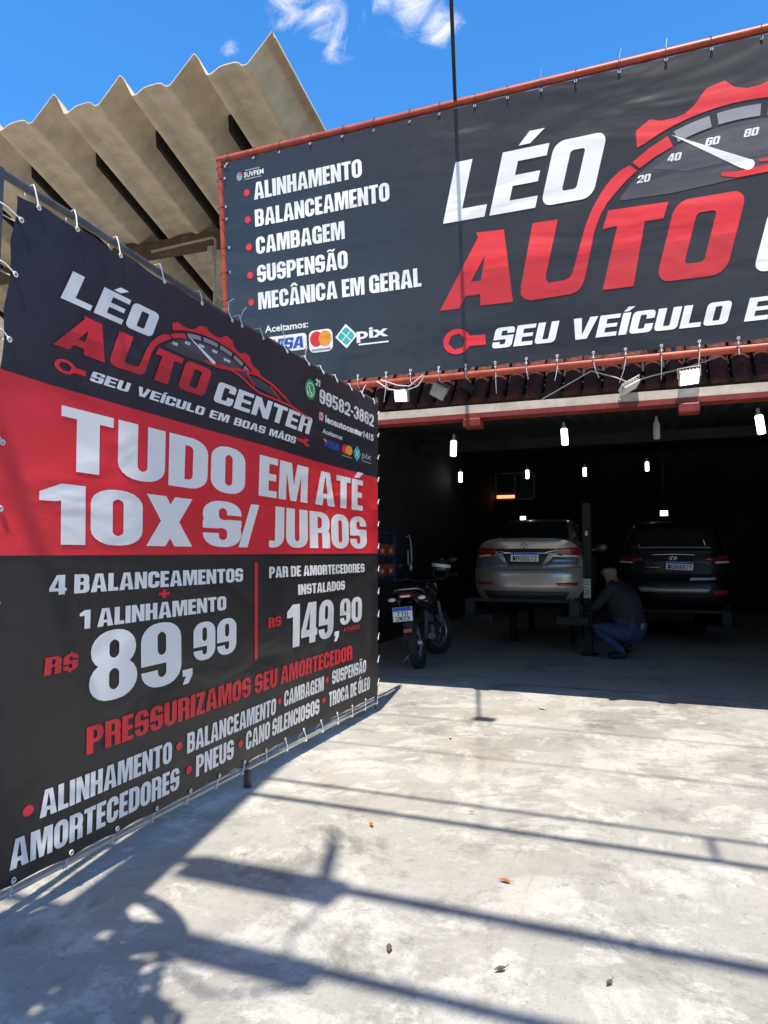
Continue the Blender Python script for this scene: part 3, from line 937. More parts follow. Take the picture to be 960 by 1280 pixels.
def make_tie_mesh(kind):
    """a cable tie: eyelet, loop round the pipe, tail.  local: x along edge, z from pipe towards the sheet (-) , front is -y"""
    mb = MB()
    mb.torus((0, -.052, -.085), (0, 1, 0), .010, .0035, 14, 6, 0)
    mb.tube([(0, -.058, -.08), (0, -.056, -.02), (0, -.045, .02), (0, -.01, .044), (0, .04, .03), (0, .046, -.01), (0, .0, -.05), (0, -.045, -.078)], .0032, 6, 1)
    mb.box(-.007, -.064, -.055, .007, -.052, -.038, 1)
    return mb
def add_ties(parent, pts, mats, seed, tail=None, name='cable_tie'):
    mats = mats + [M_TIEW]
    rnd = random.Random(seed)
    for (pos, ang, tl) in pts:
        mb = make_tie_mesh('n')
        if tl:
            dx = tl * rnd.uniform(-.28, .28); 
            mb.tube([(0, -.05, .0), (dx * .3, -.058, tl * .45), (dx, -.05 + rnd.uniform(-.02, .02), tl)], [.0034, .003, .002], 5, 2)
        mb.build(name, mats, parent, loc=pos, rot=(rnd.uniform(-.1, .1), ang, rnd.uniform(-.15, .15)))
pts = []
x = SX0 + .12
while x < 1.4:
    pts.append(((x, 0, SW), 0, random.choice((0, 0, 0, 0, .10, .15)) if x > -3.4 else 0)); x += random.uniform(.30, .38)
z = SW - .10
while z > .2:
    pts.append(((SX0, 0, z), -math.pi / 2, 0)); z -= random.choice((.13, .26, .3))
add_ties(sign, pts, [M_WHITE, M_TIEB], 3)
pts = []
x = -2.75
while x < 1.4:
    pts.append(((x, 0, 0), math.pi, random.choice((.05, .14, .2, .1, 0)))); x += random.uniform(.25, .33)
add_ties(sign, pts, [M_WHITE, M_TIEW], 5)

# ------------------------------------------------------------------ tall price banner on its own frame
BX = -2.48
BY0, BY1, BZ0, BZ1 = 2.02, 6.205, .150, 2.985
banner = empty('price_banner', (BX, 0, 0), (0, 0, 0), 'tall red and black price banner tied to a steel frame on the pavement', 'banner')
def bdisp(u, v):
    e = min(1, (u - BY0 + .02) / .35) * min(1, (BY1 - u + .02) / .25)
    d = .045 * mnoise.noise(Vector((u * .55, v * .75, 9.3))) + .010 * mnoise.noise(Vector((u * 1.5 - v * .8, v * .7, 2.2)))
    d += .006 * math.exp(-((u - 2.30) / .16) ** 2) * (.5 + .5 * mnoise.noise(Vector((1, v * 1.1, 5))))
    d += .020 * math.exp(-((u - 6.02) / .09) ** 2) * math.exp(-((v - .85) / .35) ** 2)
    return d * max(0, e) + .01
def bmap(u, v, off=0.0):
    return (bdisp(u, v) + off, u, v)
sh = MB()
nx, ny = 110, 76
vs = []
ytop = lambda u: 3.015 - .065 * (u - 2.05) / 4.15
for j in range(ny + 1):
    for i in range(nx + 1):
        u = BY0 + (BY1 - BY0) * i / nx
        v = BZ0 + (ytop(u) - BZ0) * j / ny
        if j == ny: v -= .016 * abs(math.sin((u - 2.18) * math.pi / .32))
        if j == 0: v += .010 * abs(math.sin((u - 2.17) * math.pi / .29))
        uu = u
        if i < 12: uu += (1 - i / 12) * (.016 * abs(math.sin((v - .1) * math.pi / .30)) + .055 * max(0, min(1, (v - 1.9) / 1.05)) ** 1.5)
        if i == nx: uu -= .016 * abs(math.sin((v - .1) * math.pi / .21))
        vs.append((uu, v))
ff = []; fm = []
for j in range(ny):
    for i in range(nx):
        k = j * (nx + 1) + i
        vc = vs[k][1] + .018
        ff.append((k, k + 1, k + nx + 2, k + nx + 1)); fm.append(1 if vc < 1.49 else 0)
sh.v = [bmap(*p) for p in vs]; sh.f = ff; sh.m = fm; sh.s = [True] * len(ff)
sh.build('canvas', [V_DARK, V_DARK2], banner, fix=False)

PB = Print(bmap, (.09, .09))
# red band
PB.shape([(1, [(BY0 + .015, 1.490), (BY1 - .015, 1.497), (BY1 - .015, 2.224), (2.29, 2.240), (BY0 + .015, 2.250)])], V_RED, .0022)
PB.build('red_band', banner)
PB = Print(bmap, (.09, .09))
put_logo(PB, lambda u, v: (2.290 + .45 * (u + 1.875), 2.311 + .268 * (v - .213)))
b = FONT_HEAVY
def BT(s, x0, y0, x1, h, m=V_WHITE, font=b, **k):
    PB.text(s, font, x0, y0, x1, h, m, **k)
PB.build('logo', banner)
PB = Print(bmap, (.09, .09))
BT('TUDO', 2.35, 1.872, 3.865, .29); BT('EM', 4.036, 1.887, 4.79, .276); BT('ATÉ', 4.925, 1.887, 5.86, .275)
BT('10X', 2.242, 1.538, 3.33, .272); BT('S', 3.43, 1.538, 3.83, .282); BT('/', 3.80, 1.538, 4.05, .285); BT('JUROS', 4.195, 1.540, 5.93, .29)
PB.build('headline', banner)
PB = Print(bmap, (.09, .09))
wide = dict(FONT_HEAVY); wide.update(sv=.24, sh=.19, r=.24)
BT('4 BALANCEAMENTOS', 2.301, 1.318, 3.856, .086, font=wide); BT('+', 3.04, 1.245, 3.13, .075, V_RED); BT('1 ALINHAMENTO', 2.478, 1.152, 3.663, .086, font=wide)
BT('89', 2.545, .795, 3.225, .335); BT(',', 3.236, .815, 3.325, .20); BT('99', 3.335, .880, 3.78, .22)
BT('R$', 2.287, .975, 2.474, .075, V_RED, skew=.08)
PB.shape([(1, rc(4.005, .80, 4.045, 1.440))], V_RED)
BT('PAR DE AMORTECEDORES', 4.20, 1.328, 5.86, .078); BT('INSTALADOS', 4.619, 1.189, 5.452, .078)
BT('149', 4.45, .812, 5.235, .312); BT(',', 5.255, .815, 5.345, .20); BT('90', 5.357, .892, 5.79, .222)
PB.small('A PARTIR', 5.424, .832, 5.753, .036, V_RED); BT('R$', 4.187, .990, 4.366, .068, V_RED)
PB.build('price_lettering', banner)
PB = Print(bmap, (.09, .09))
def ramp_text(s, x0, x1, ya, yb, h, m=V_WHITE):
    BT(s, x0, ya, x1, h, m)
ramp_text('PRESSURIZAMOS SEU AMORTECEDOR', 2.535, 5.608, .576, 0, .125, V_RED)
for s, x0, x1, y in (('ALINHAMENTO', 2.286, 3.149, .378), ('BALANCEAMENTO', 3.282, 4.31, .384), ('CAMBAGEM', 4.432, 5.086, .405), ('SUSPENSÃO', 5.234, 5.902, .424)):
    BT(s, x0, y, x1, .112)
for x, y in ((2.23, .429), (3.211, .445), (4.364, .461), (5.143, .478)):
    PB.circle(x, y, .026, .022, V_RED)
for s, x0, x1, y in (('AMORTECEDORES', 2.151, 3.217, .216), ('PNEUS', 3.369, 3.763, .232), ('CANO SILENCIOSOS', 3.907, 5.016, .238), ('TROCA DE ÓLEO', 5.183, 5.997, .252)):
    BT(s, x0, y, x1, .118)
for x, y in ((3.303, .29), (3.842, .297), (5.094, .325)):
    PB.circle(x, y, .026, .022, V_RED)
PB.build('service_list', banner)
PB = Print(bmap, (.09, .09))
# contact block
PB.circle(4.756, 2.765, .092, .080, V_GREEN, .004); PB.circle(4.756, 2.765, .066, .057, V_WHITE, .0048, hole=.84)
PB.shape([(1, [(4.70, 2.71), (4.735, 2.735), (4.71, 2.75)])], V_WHITE, .005)
PB.shape([(1, stroke([(4.730, 2.795), (4.735, 2.768), (4.760, 2.742), (4.785, 2.735)], [.022, .014, .014, .022]))], V_WHITE, .005)
BT('21', 4.845, 2.822, 4.925, .052); BT('99582-3862', 4.922, 2.698, 6.089, .115)
PB.shape([(1, rr(4.923, 2.558, 5.015, 2.632, .02, .02, .02, .02))], V_PINK, .004); PB.circle(4.969, 2.595, .026, .021, V_WHITE, .005, hole=.68); PB.shape([(1, rr(4.935, 2.567, 5.003, 2.623, .015, .015, .015, .015)), (0, rr(4.941, 2.572, 4.997, 2.618, .012, .012, .012, .012))], V_WHITE, .0052)
PB.small('leoautocenter1415', 5.049, 2.565, 6.089, .056, V_WHITE, bold=.045)
PB.small('Aceitamos:', 5.011, 2.470, 5.397, .038, V_WHITE)
pay_row(PB, 5.035, 5.345, 2.365, .060, 5.456, 5.532, .042, .072, 5.708, .086, .075, 5.82, 6.045, 2.375, .055, False)
PB.build('contact_block', banner)

# frame: square tube post at the near end, pipes top and bottom, thin far post
pf = MB()
pf.loft([[(x, y + .035 * zz / 3.1 + 1.975, zz) for x, y in ((-.05, 0), (-.012, 0), (-.012, .038), (-.05, .038))] for zz in (0, 3.1)], 0, True, True, False)
pf.tube([(-.03, 2.045, 3.085), (-.03, 2.6, 3.07), (-.03, 3.7, 3.005), (-.03, 4.3, 3.0), (-.03, 5.0, 2.985), (-.03, 6.26, 2.97)], .019, 10)
pf.tube([(-.03, 6.255, 0.02), (-.03, 6.255, 3.02)], .016, 10)
MB().tube([(-.022, 2.0, .112), (-.022, 6.255, .090)], .016, 10).build('bottom_pipe', [mat('bright_zinc_pipe', (.62, .62, .62), .35, .6, var=.15)], banner)
pf.tube([(-.09, 2.05, 1.6), (-.09, 6.255, 1.6)], .018, 8)
pf.box(-.115, 4.00, .09, -.055, 4.05, 3.0)
pf.build('frame', [mat('grey_frame_paint', (.13, .135, .15), .45, .5, var=.35, vscale=9, bump=.05)], banner)
MB().box(-.012, 3.925, -.004, .026, 3.96, .105).build('leg', [M_DSTEEL], banner)
MB().box(-.06, 2.02, -.004, .0, 2.075, .012).build('foot_plate', [M_DSTEEL], banner)
def btie(pos, kind, rnd):
    """eyelet on the sheet + loop to the pipe"""
    mb = MB()
    y, z = pos
    if kind == 't':
        py, pz = y + rnd.uniform(-.02, .02), 3.085 - .115 * (y - 2.05) / 4.2 + (-.012 if y > 3.2 else 0)
        p0 = (bdisp(y, z) + .006, y, z)
        top = (-.03, py, pz)
        mb.torus(p0, (1, 0, 0), .0095, .0035, 14, 6, 0)
        mb.tube([p0, (.006, py, pz - .01), (-.006, py, pz + .02), (-.05, py, pz + .016), (-.056, py, pz - .015), (-.01, y, z)], .0033, 6, 0)
        if rnd.random() < .45:
            mb.tube([(.004, py, pz), (.012, py + rnd.uniform(-.02, .02), pz + .05), (.02, py + rnd.uniform(-.05, .05), pz + .085)], .003, 5, 0)
    elif kind == 'b':
        pz = .118 - .026 * (y - 2.05) / 4.2
        p0 = (bdisp(y, z) + .006, y, z)
        mb.torus(p0, (1, 0, 0), .0095, .0035, 14, 6, 0)
        mb.tube([p0, (.004, y + .004, pz + .01), (-.012, y + .004, pz - .022), (-.055, y, pz - .016), (-.06, y, pz + .01), (-.01, y, z)], .0033, 6, 0)
        mb.ball((.002, y + .004, pz - .012), .006, .006, .007, 8, 6, 0)
    else:
        py = 2.0 + .035 * z / 3 if kind == 'l' else 6.255
        s = -1 if kind == 'l' else 1
        p0 = (bdisp(y, z) + .008, y, z)
        mb.torus(p0, (1, 0, 0), .0095, .0035, 14, 6, 0)
        mb.tube([p0, (.004, py - s * .02, z + .035), (-.004, py + s * .02, z + .045), (-.055, py + s * .022, z + .04), (-.06, py - s * .02, z + .03), (-.01, y, z)], .0034, 6, 0)
    mb.build('cable_tie', [M_TIEW], banner)
rnd = random.Random(11)
for y in (2.19, 2.40, 2.69, 3.03, 3.37, 3.68, 3.79, 4.05, 4.38, 4.72, 4.98, 5.25, 5.55, 5.82, 6.1):
    btie((y, ytop(y) - .02), 't', rnd)
for i in range(15):
    btie((2.17 + .2875 * i, BZ0 + .022), 'b', rnd)
for z in (2.90, 2.66, 2.38, 1.95, 1.68, 1.3, .95, .6, .3):
    btie((2.055 + .055 * max(0, min(1, (z - 1.9) / 1.05)) ** 1.5, z), 'l', rnd)
for i in range(13):
    btie((6.185, .26 + .215 * i), 'r', rnd)

# ------------------------------------------------------------------ neighbour's shed with its concrete channel roof
M_CANOPY = mat('weathered_fibre_cement', (0.82, 0.71, 0.54), .88, var=.15, vscale=2.6, bump=.25, bscale=18, vcol=(0.62, 0.52, 0.38))
M_BEAMC = mat('aged_timber_beam', (0.15, 0.105, 0.065), .85, var=.45, vscale=4)
shed = empty('channel_roof_shed', (-8, 10, 0), label='tall shed with deep fluted fibre cement channel roof behind the price banner', cat='shed')
YF = 7.5
TIPS = [(-13.45, 8.42, -.62), (-12.15, 8.39, -.55), (-10.85, 8.36, -.49), (-9.52, 8.34, -.43), (-8.18, 8.30, -.37), (-6.94, 8.27, -.31), (-5.68, 8.25, -.24), (-4.47, 8.22, -.16)]
DZ = .055
def rib_pt(t, k, y, dz):
    """t in 0..1 between tip k-1 and tip k; y = depth behind the front edge"""
    a, b_ = TIPS[k - 1], TIPS[k]
    X = a[0] + (b_[0] - a[0]) * t; Z = a[1] + (b_[1] - a[1]) * t; S = a[2] + (b_[2] - a[2]) * t
    return Vector((X + S * y + 8, YF + y - 10, Z + dz + DZ * y))
# section of one channel from crest to crest (t, height below crest)
SEC = [(0.0, 0.0), (.02, -.02), (.06, -.075), (.17, -.335), (.20, -.35), (.24, -.345), (.34, -.285), (.40, -.275), (.52, -.275), (.58, -.29), (.63, -.345), (.67, -.355), (.70, -.345), (.94, -.07), (.98, -.02), (1.0, 0.0)]
TH_ = .014
def channel(k):
    mb = MB()
    ys = [0, .04, .5, 1.0, 2, 3, 4.5, 6.5, 9, 12, 15.5]
    rings = []
    for y in ys:
        r_ = [rib_pt(t, k, y, h + .012 * mnoise.noise(Vector((t * 3 + k * 5, y * .8, 2)))) for t, h in SEC]
        top = [rib_pt(min(1, max(0, t)), k, y, h + TH_) for t, h in SEC][::-1]
        rings.append(r_ + top)
    mb.loft(rings, 0, True, True, False)
    return mb
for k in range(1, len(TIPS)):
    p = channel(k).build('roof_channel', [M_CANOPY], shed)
    # slot shade coloured into a dark added board, a metre behind the lip
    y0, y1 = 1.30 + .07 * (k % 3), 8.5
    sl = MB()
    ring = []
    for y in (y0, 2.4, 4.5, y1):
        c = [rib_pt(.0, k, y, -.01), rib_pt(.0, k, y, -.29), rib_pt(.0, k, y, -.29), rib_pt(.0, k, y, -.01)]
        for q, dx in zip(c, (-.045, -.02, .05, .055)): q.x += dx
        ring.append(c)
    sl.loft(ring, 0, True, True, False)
    sl.build('slot_shade_board', [mat('dark_slot_shade', (.018, .013, .010), .95)], p)
# half crest at the free right-hand end
mb = MB()
rings = []
for y in (0, .5, 1.5, 3, 4.5, 6.5, 9, 12, 15.5):
    r_ = []
    for dx, h in ((0, 0), (.03, -.02), (.055, -.09), (.04, -.09), (.0, .014)):
        q = rib_pt(1.0, len(TIPS) - 1, y, h); q.x += dx; r_.append(q)
    rings.append(r_)
mb.loft(rings, 0, True, True, False)
mb.build('roof_edge', [M_CANOPY], shed)
bm_ = MB()
bm_.box(-15 + 8, 11.8 - 10, 7.05, -5.2 + 8, 12.02 - 10, 7.35)
# lift the beam to the underside of the channels
for i in range(len(bm_.v)):
    x, y, z = bm_.v[i]
    bm_.v[i] = (x, y, z + .82 - .02 * (x + 1) - .0)
shed_beam = bm_.build('beam', [M_BEAMC], shed)
for x in (-13.0, -5.2):
    MB().box(x - .12 + 8, 11.82 - 10, 0, x + .12 + 8, 12.0 - 10, 7.8).build('column', [M_BEAMC], shed)
MB().box(-45 + 8, 22.6 - 10, 0, -4.62 + 8, 22.9 - 10, 13.0).build('wall', [mat('raw_block_wall', (.33, .27, .21), .9, var=.4, vscale=3, bump=.3)], shed)
pp = MB()
pp.tube([(-9.6 + 8, 11.4 - 10, 7.75), (-8.1 + 8, 11.4 - 10, 7.80), (-8.04 + 8, 11.4 - 10, 7.74), (-8.04 + 8, 11.4 - 10, 5.0)], .028, 8)
pp.box(-8.2 + 8, 11.35 - 10, 7.3, -8.06 + 8, 11.45 - 10, 7.62, bev=.02)
pp.build('conduit', [mat('dusty_grey_pvc', (.42, .38, .32), .6, var=.3)], shed)

# ------------------------------------------------------------------ street: pole and cables whose shadows cross the pavement
K_ = 0.442; KX = -0.078
M_POLE = mat('pole_concrete', (.38, .37, .35), .85, var=.25, vscale=3)
M_CABLE = mat('black_cable', (.015, .015, .016), .6)
pole = empty('utility_pole', (-1.90, .42, 0), label='tall concrete utility pole on the pavement left of the viewer, casting the long shadow', cat='utility pole')
MB().tube([(0, 0, -.1), (0, 0, 7), (0, 0, 16.6)], [.155, .135, .10], 20).build('shaft', [M_POLE], pole)
tr_ = MB()
tr_.lathe([(.0, 0), (.22, .02), (.24, .1), (.24, .75), (.20, .82), (.0, .84)], (-.12, .0, 2.95), n=20)
tr_.build('transformer', [M_STEEL], pole)
rnd = random.Random(4)
for i in range(7):
    cx, cz, r_ = rnd.uniform(-.35, .25), rnd.uniform(3.0, 4.0), rnd.uniform(.10, .26)
    MB().torus((cx, .10 + .05 * i, cz), (rnd.uniform(-.6, .6), 1, rnd.uniform(-.5, .5)), r_, rnd.uniform(.03, .065), 28, 8).build('cable_coil', [M_CABLE], pole)
MB().box(-.05, -.32, 3.3, .22, -.12, 3.75, bev=.02).build('junction_box', [M_STEEL], pole)
MB().box(-.42, .14, 3.05, -.12, .3, 3.5, bev=.02).build('junction_box', [M_STEEL], pole)
def street_cable(ysh, h, r, label, sag=.08):
    y0 = ysh - K_ * h
    pts = []
    for i in range(41):
        x = -24 + 48 * i / 40
        pts.append((x, y0, h + sag * ((x / 12.0) ** 2) * .4))
    o = MB().tube(pts, r, 8).build('overhead_cable', [M_CABLE])
    tag(o, label, 'cable', 'overhead cables along the street')
for ysh, h, r, lb in ((6.17, 9.1, .009, 'thin top power line along the street, its faint shadow nearest the garage'),
                      (5.13, 8.6, .010, 'thin power line along the street, second shadow from the garage'),
                      (4.15, 7.2, .020, 'medium overhead cable, farther one of the close shadow pair'),
                      (3.85, 7.4, .030, 'thick overhead cable, nearer one of the close shadow pair'),
                      (2.92, 8.2, .044, 'thick bundled telephone cable, second shadow from the viewer'),
                      (2.34, 7.4, .040, 'thick bundled telephone cable, shadow nearest the viewer')):
    street_cable(ysh, h, r, lb)
def closure(x0, x1, ysh, h, r, label):
    y0 = ysh - K_ * h; a = -KX * h
    mb = MB().tube([(x0 + a, y0, h), (x0 + a + .05, y0, h), (x1 + a - .02, y0, h), (x1 + a, y0, h)], [r * .85, r, r, r * .9], 14)
    o = mb.build('splice_closure', [M_BLACK]); tag(o, label, 'cable box', 'splice closures on the telephone cables')
closure(-2.15, -1.32, 2.88, 8.2, .115, 'long black splice closure strapped to the second telephone cable beside the pole')
closure(-2.05, -1.15, 2.30, 7.4, .085, 'long black splice closure strapped to the nearest telephone cable beside the pole')
def hang(pts, r, label, name='drop_cable', cat='cable'):
    o = MB().tube(pts, r, 8).build(name, [M_CABLE]); tag(o, label, cat)
a = .078 * 8.2; dh = 1.7; dy = -K_ * 1.7
hang([(-1.42 + a, .06 + dy, 6.5 + dh), (-1.47 + a, .08 + dy, 6.8 + dh), (-1.50 + a, .10 + dy, 7.2 + dh), (-1.54 + a, .08 + dy, 7.6 + dh), (-1.57 + a, .05 + dy, 7.9 + dh)], [.022, .045, .042, .022, .014], 'short upright splice bottle tied above the second telephone cable', 'splice_bottle', 'cable box')
hang([(-1.32 + a, 2.9 - K_ * 8.2, 8.2), (-1.38 + a, 2.7 - K_ * 7.9, 7.9), (-1.42 + a, 2.5 - K_ * 7.6, 7.6), (-1.34 + a, 2.34 - K_ * 7.4, 7.4)], .012, 'thin slack loop of wire between the two telephone cables')
hang([(-1.9 + a, 2.34 - K_ * 7.4, 7.4), (-1.85 + a, 2.2 - K_ * 7.1, 7.1), (-1.55 + a, 2.08 - K_ * 7.0, 7.0), (-1.3 + a, 2.2 - K_ * 7.2, 7.2), (-1.2 + a, 2.34 - K_ * 7.4, 7.4)], .013, 'slack loop of wire drooping under the nearest telephone cable')
hang([(.23 + .078 * 7.3, 4.15 - K_ * 7.2, 7.2), (.26 + .078 * 7.3, 3.85 - K_ * 7.4, 7.4)], .02, 'short dark spacer tied between the close pair of overhead cables', 'cable_spacer', 'spacer')
# street tree whose crown dapples the near left corner of the pavement
tree = empty('street_tree', (-1.72, -.35, 0), label='small street tree behind the viewer on the left', cat='tree')
MB().tube([(0, 0, -.05), (.03, .02, 1.6), (-.02, .05, 3.0), (.05, .1, 4.0)], [.09, .075, .06, .03], 10).build('trunk', [M_BEAMC], tree)
lm = MB(); rnd = random.Random(21)
for c in range(26):
    ca = rnd.uniform(0, 6.28); cr = .54 * math.sqrt(rnd.random()); cc = Vector((cr * math.cos(ca) + .02, .07 + cr * math.sin(ca) * .9, 4.1 + rnd.uniform(-.5, .5)))
    for q in range(52):
        p = cc + Vector((rnd.gauss(0, .10), rnd.gauss(0, .10), rnd.gauss(0, .10)))
        u = Vector((rnd.uniform(-1, 1), rnd.uniform(-1, 1), rnd.uniform(-.4, .4))).normalized() * .055
        w = u.orthogonal().normalized() * .028
        lm.add([p - u, p + w, p + u, p - w], [(0, 1, 2, 3)])
lm.build('crown', [mat('leaf_green', (.05, .10, .03), .7, var=.3)], tree, fix=False)
# service wire from the sign's upper edge up towards the street
P0 = Vector((-1.66, 6.12, 5.76)); D = Vector((.235, -1.0, .42))
pts = [P0 + D * s for s in (0, .5, 1, 2, 2.9, 3.0, 4.5, 6.5)]
o = MB().tube(pts, [.017] * 5 + [.003] * 3, 8).build('service_wire', [M_CABLE]); tag(o, 'single black wire running from the top of the wide sign up into the sky', 'wire')
q = P0 + D * 2.9
o = MB().box(-.10, -.06, -.06, .10, .06, .06, bev=.015).build('wire_clamp', [M_BLACK], loc=q + Vector((.05, 0, 0))); tag(o, 'small black box clamped on the service wire, casting the little T shadow', 'clamp')

# ------------------------------------------------------------------ lamps under the sign and in the workshop
M_LAMPON = mat('lit_diffuser', (1, 1, 1), .4, emit=(.92, 1.0, .98), estr=4.0)
M_LAMPON2 = mat('lit_lamp_glass', (1, 1, 1), .4, emit=(.95, 1.0, .96), estr=4.0)
M_LAMPOFF = mat('unlit_lamp_glass', (.72, .70, .64), .35)
M_LAMPBODY = mat('white_lamp_body', (.62, .59, .52), .5, var=.2)
def flood(loc, rot, on, label):
    e = empty('floodlight', loc, rot, label, 'floodlight', 'floodlights under the sign'); e.scale = (.85, .85, .85)
    MB().box(-.098, -.012, -.082, .098, .028, .082, bev=.01).build('housing', [M_LAMPBODY], e)
    MB().box(-.083, -.019, -.067, .083, -.0125, .067).build('lamp_glass', [M_LAMPON if on else M_LAMPOFF], e)
    mb = MB()
    for k in range(6):
        mb.box(-.085 + .031 * k, .029, -.07, -.075 + .031 * k, .055, .07)
    mb.build('heat_sink', [M_LAMPBODY], e)
    MB().tube([(-.105, .01, 0), (-.105, .04, .10), (.105, .04, .10), (.105, .01, 0)], .007, 6).build('bracket', [M_LAMPBODY], e)
    return e
flood((-2.42, 6.72, 3.135), (.35, .12, -.25), True, 'lit floodlight at the left end of the beam above the banner corner')
flood((-2.02, 6.72, 3.145), (.25, .55, -.1), False, 'unlit floodlight hanging askew next to the lit one on the left')
flood((.305, 6.37, 2.985), (.85, -.12, .15), True, 'lit floodlight over the red plate on the right part of the beam')
flood((-.172, 6.38, 2.945), (1.25, -.5, .5), False, 'unlit floodlight seen edge on near the middle of the beam')
# loose white wires
def wire(pts, r, m, label, name='loose_wire'):
    o = MB().tube(pts, r, 6).build(name, [m]); tag(o, label, 'wire')
wire([(-2.55, 6.36, 3.21), (-2.42, 6.37, 3.12), (-2.26, 6.37, 3.09), (-2.12, 6.37, 3.13), (-2.05, 6.36, 3.22)], .006, M_TIEW, 'slack white wire looped under the sign beside the unlit askew floodlight')
wire([(-2.50, 6.35, 3.22), (-2.33, 6.35, 3.15), (-2.2, 6.35, 3.13), (-2.06, 6.35, 3.23)], .005, M_TIEW, 'second slack white wire looped just above the first one')
wire([(-.2, 6.42, 2.99), (.0, 6.46, 3.05), (.3, 6.5, 3.11), (.55, 6.5, 3.18)], .006, mat('beige_wire', (.45, .4, .33), .6), 'beige wire strung above the beam between two floodlights')
wire([(-.95, 6.5, 2.93), (-.72, 6.48, 3.04), (-.5, 6.44, 3.14), (-.3, 6.42, 3.06), (-.18, 6.39, 2.99)], .006, mat('beige_wire', (.45, .4, .33), .6), 'beige wire rising from the beam to the edge on floodlight')
def ceil_z(y):
    return 3.32 + .0748 * (y - 7.25) if y < 13 else 3.75 + .0714 * (y - 13)
def corn_bulb(x, y, z, on, label, s=1.0, tilt=0):
    e = empty('hanging_lamp', (x, y, z), (0, tilt, 0), label, 'lamp', 'lamps hanging in the workshop')
    MB().lathe([(.0, -.135 * s), (.035 * s, -.132 * s), (.048 * s, -.12 * s), (.048 * s, .10 * s), (.036 * s, .115 * s)], n=16).build('lamp_glass', [M_LAMPON2 if on else M_LAMPOFF], e)
    MB().lathe([(.040 * s, .10 * s), (.036 * s, .135 * s), (.022 * s, .15 * s), (.022 * s, .20 * s), (.012 * s, .21 * s)], n=14).build('socket', [M_WHITE], e)
    top = ceil_z(y) - z - .01
    MB().tube([(0, 0, .20 * s), (.01, 0, (top + .2 * s) / 2), (0, 0, top)], .005, 5).build('cord', [M_BLACK], e)
for a in ((-2.91, 10.5, 3.15, True, 'lit tube lamp left of the others in the front row', 1.0, .03),
          (-1.21, 10.5, 3.23, True, 'lit tube lamp over the man in the front row', 1.0, -.06),
          (.06, 10.5, 3.235, False, 'unlit tube lamp in the front row between two lit ones', .95, 0),
          (1.36, 10.5, 3.24, True, 'lit tube lamp at the right end of the front row', 1.05, -.12),
          (-4.0, 15, 3.2, True, 'small lit lamp farthest left in the back row', .9, 0),
          (-2.52, 15, 3.2, True, 'small lit lamp by the window frame at the back', .75, 0),
          (-1.33, 15, 3.2, True, 'small lit lamp in the back row above the lift post', .75, 0),
          (-.11, 15, 3.26, True, 'small lit lamp in the back row right of the lift post', .75, 0)):
    corn_bulb(*a)
def wall_spot(loc, label, w=.16):
    e = empty('work_light_or_reflection', loc, (0, 0, .1), label, 'work light')
    MB().box(-w / 2, 0, -w * .38, w / 2, .06, w * .38, bev=.01).build('housing', [M_LAMPBODY], e)
    MB().box(-w * .43, -.008, -w * .3, w * .43, -.001, w * .3).build('lamp_glass', [M_LAMPON], e)
    MB().tube([(0, .03, w * .38), (0, .05, ceil_z(loc[1]) - loc[2])], .008, 6).build('rod', [M_BLACK], e)
wall_spot((.19, 15.2, 2.31), 'bright white work light above the dark parked car on the right')
wall_spot((-2.66, 15.2, 2.26), 'glowing panel added for a bright reflection above the beige sedan', .13)  # no lamp here: the glow stands in for a bright reflection

# ------------------------------------------------------------------ cars
M_BEIGE = mat('beige_metallic_paint', (.36, .325, .285), .28, .5, coat=.6)
M_SILVTRIM = mat('grey_violet_paint', (.20, .20, .25), .3, .5, coat=.5)
M_BLACKPAINT = mat('black_car_paint', (.004, .0045, .0055), .4, 0, spec=.3, coat=.12)
M_LAMPRED = mat('red_lamp_lens', (.24, .010, .016), .12, coat=.6)
M_LAMPWHITE = mat('clear_lamp_lens', (.75, .72, .70), .15, coat=.5)
M_REFL = mat('red_reflector', (.35, .02, .03), .2, coat=.4)
def grid_outline(pts, n):
    """resample a closed outline"""
    P_ = [Vector(p) for p in pts] + [Vector(pts[0])]
    L = [0]
    for i in range(len(P_) - 1): L.append(L[-1] + (P_[i + 1] - P_[i]).length)
    out = []
    for k in range(n):
        d = L[-1] * k / n
        i = max(j for j in range(len(L) - 1) if L[j] <= d)
        out.append(P_[i].lerp(P_[i + 1], (d - L[i]) / max(1e-9, L[i + 1] - L[i])))
    return out
def smooth_closed(pts, it=2):
    P_ = [Vector(p) for p in pts]
    for _ in range(it):
        Q = []
        for i in range(len(P_)):
            a, b_ = P_[i], P_[(i + 1) % len(P_)]
            Q.append(a.lerp(b_, .25)); Q.append(a.lerp(b_, .75))
        P_ = Q
    return [tuple(p) for p in P_]
def mirror(pts):
    return pts + [(-x, z) for x, z in reversed(pts) if abs(x) > 1e-6]

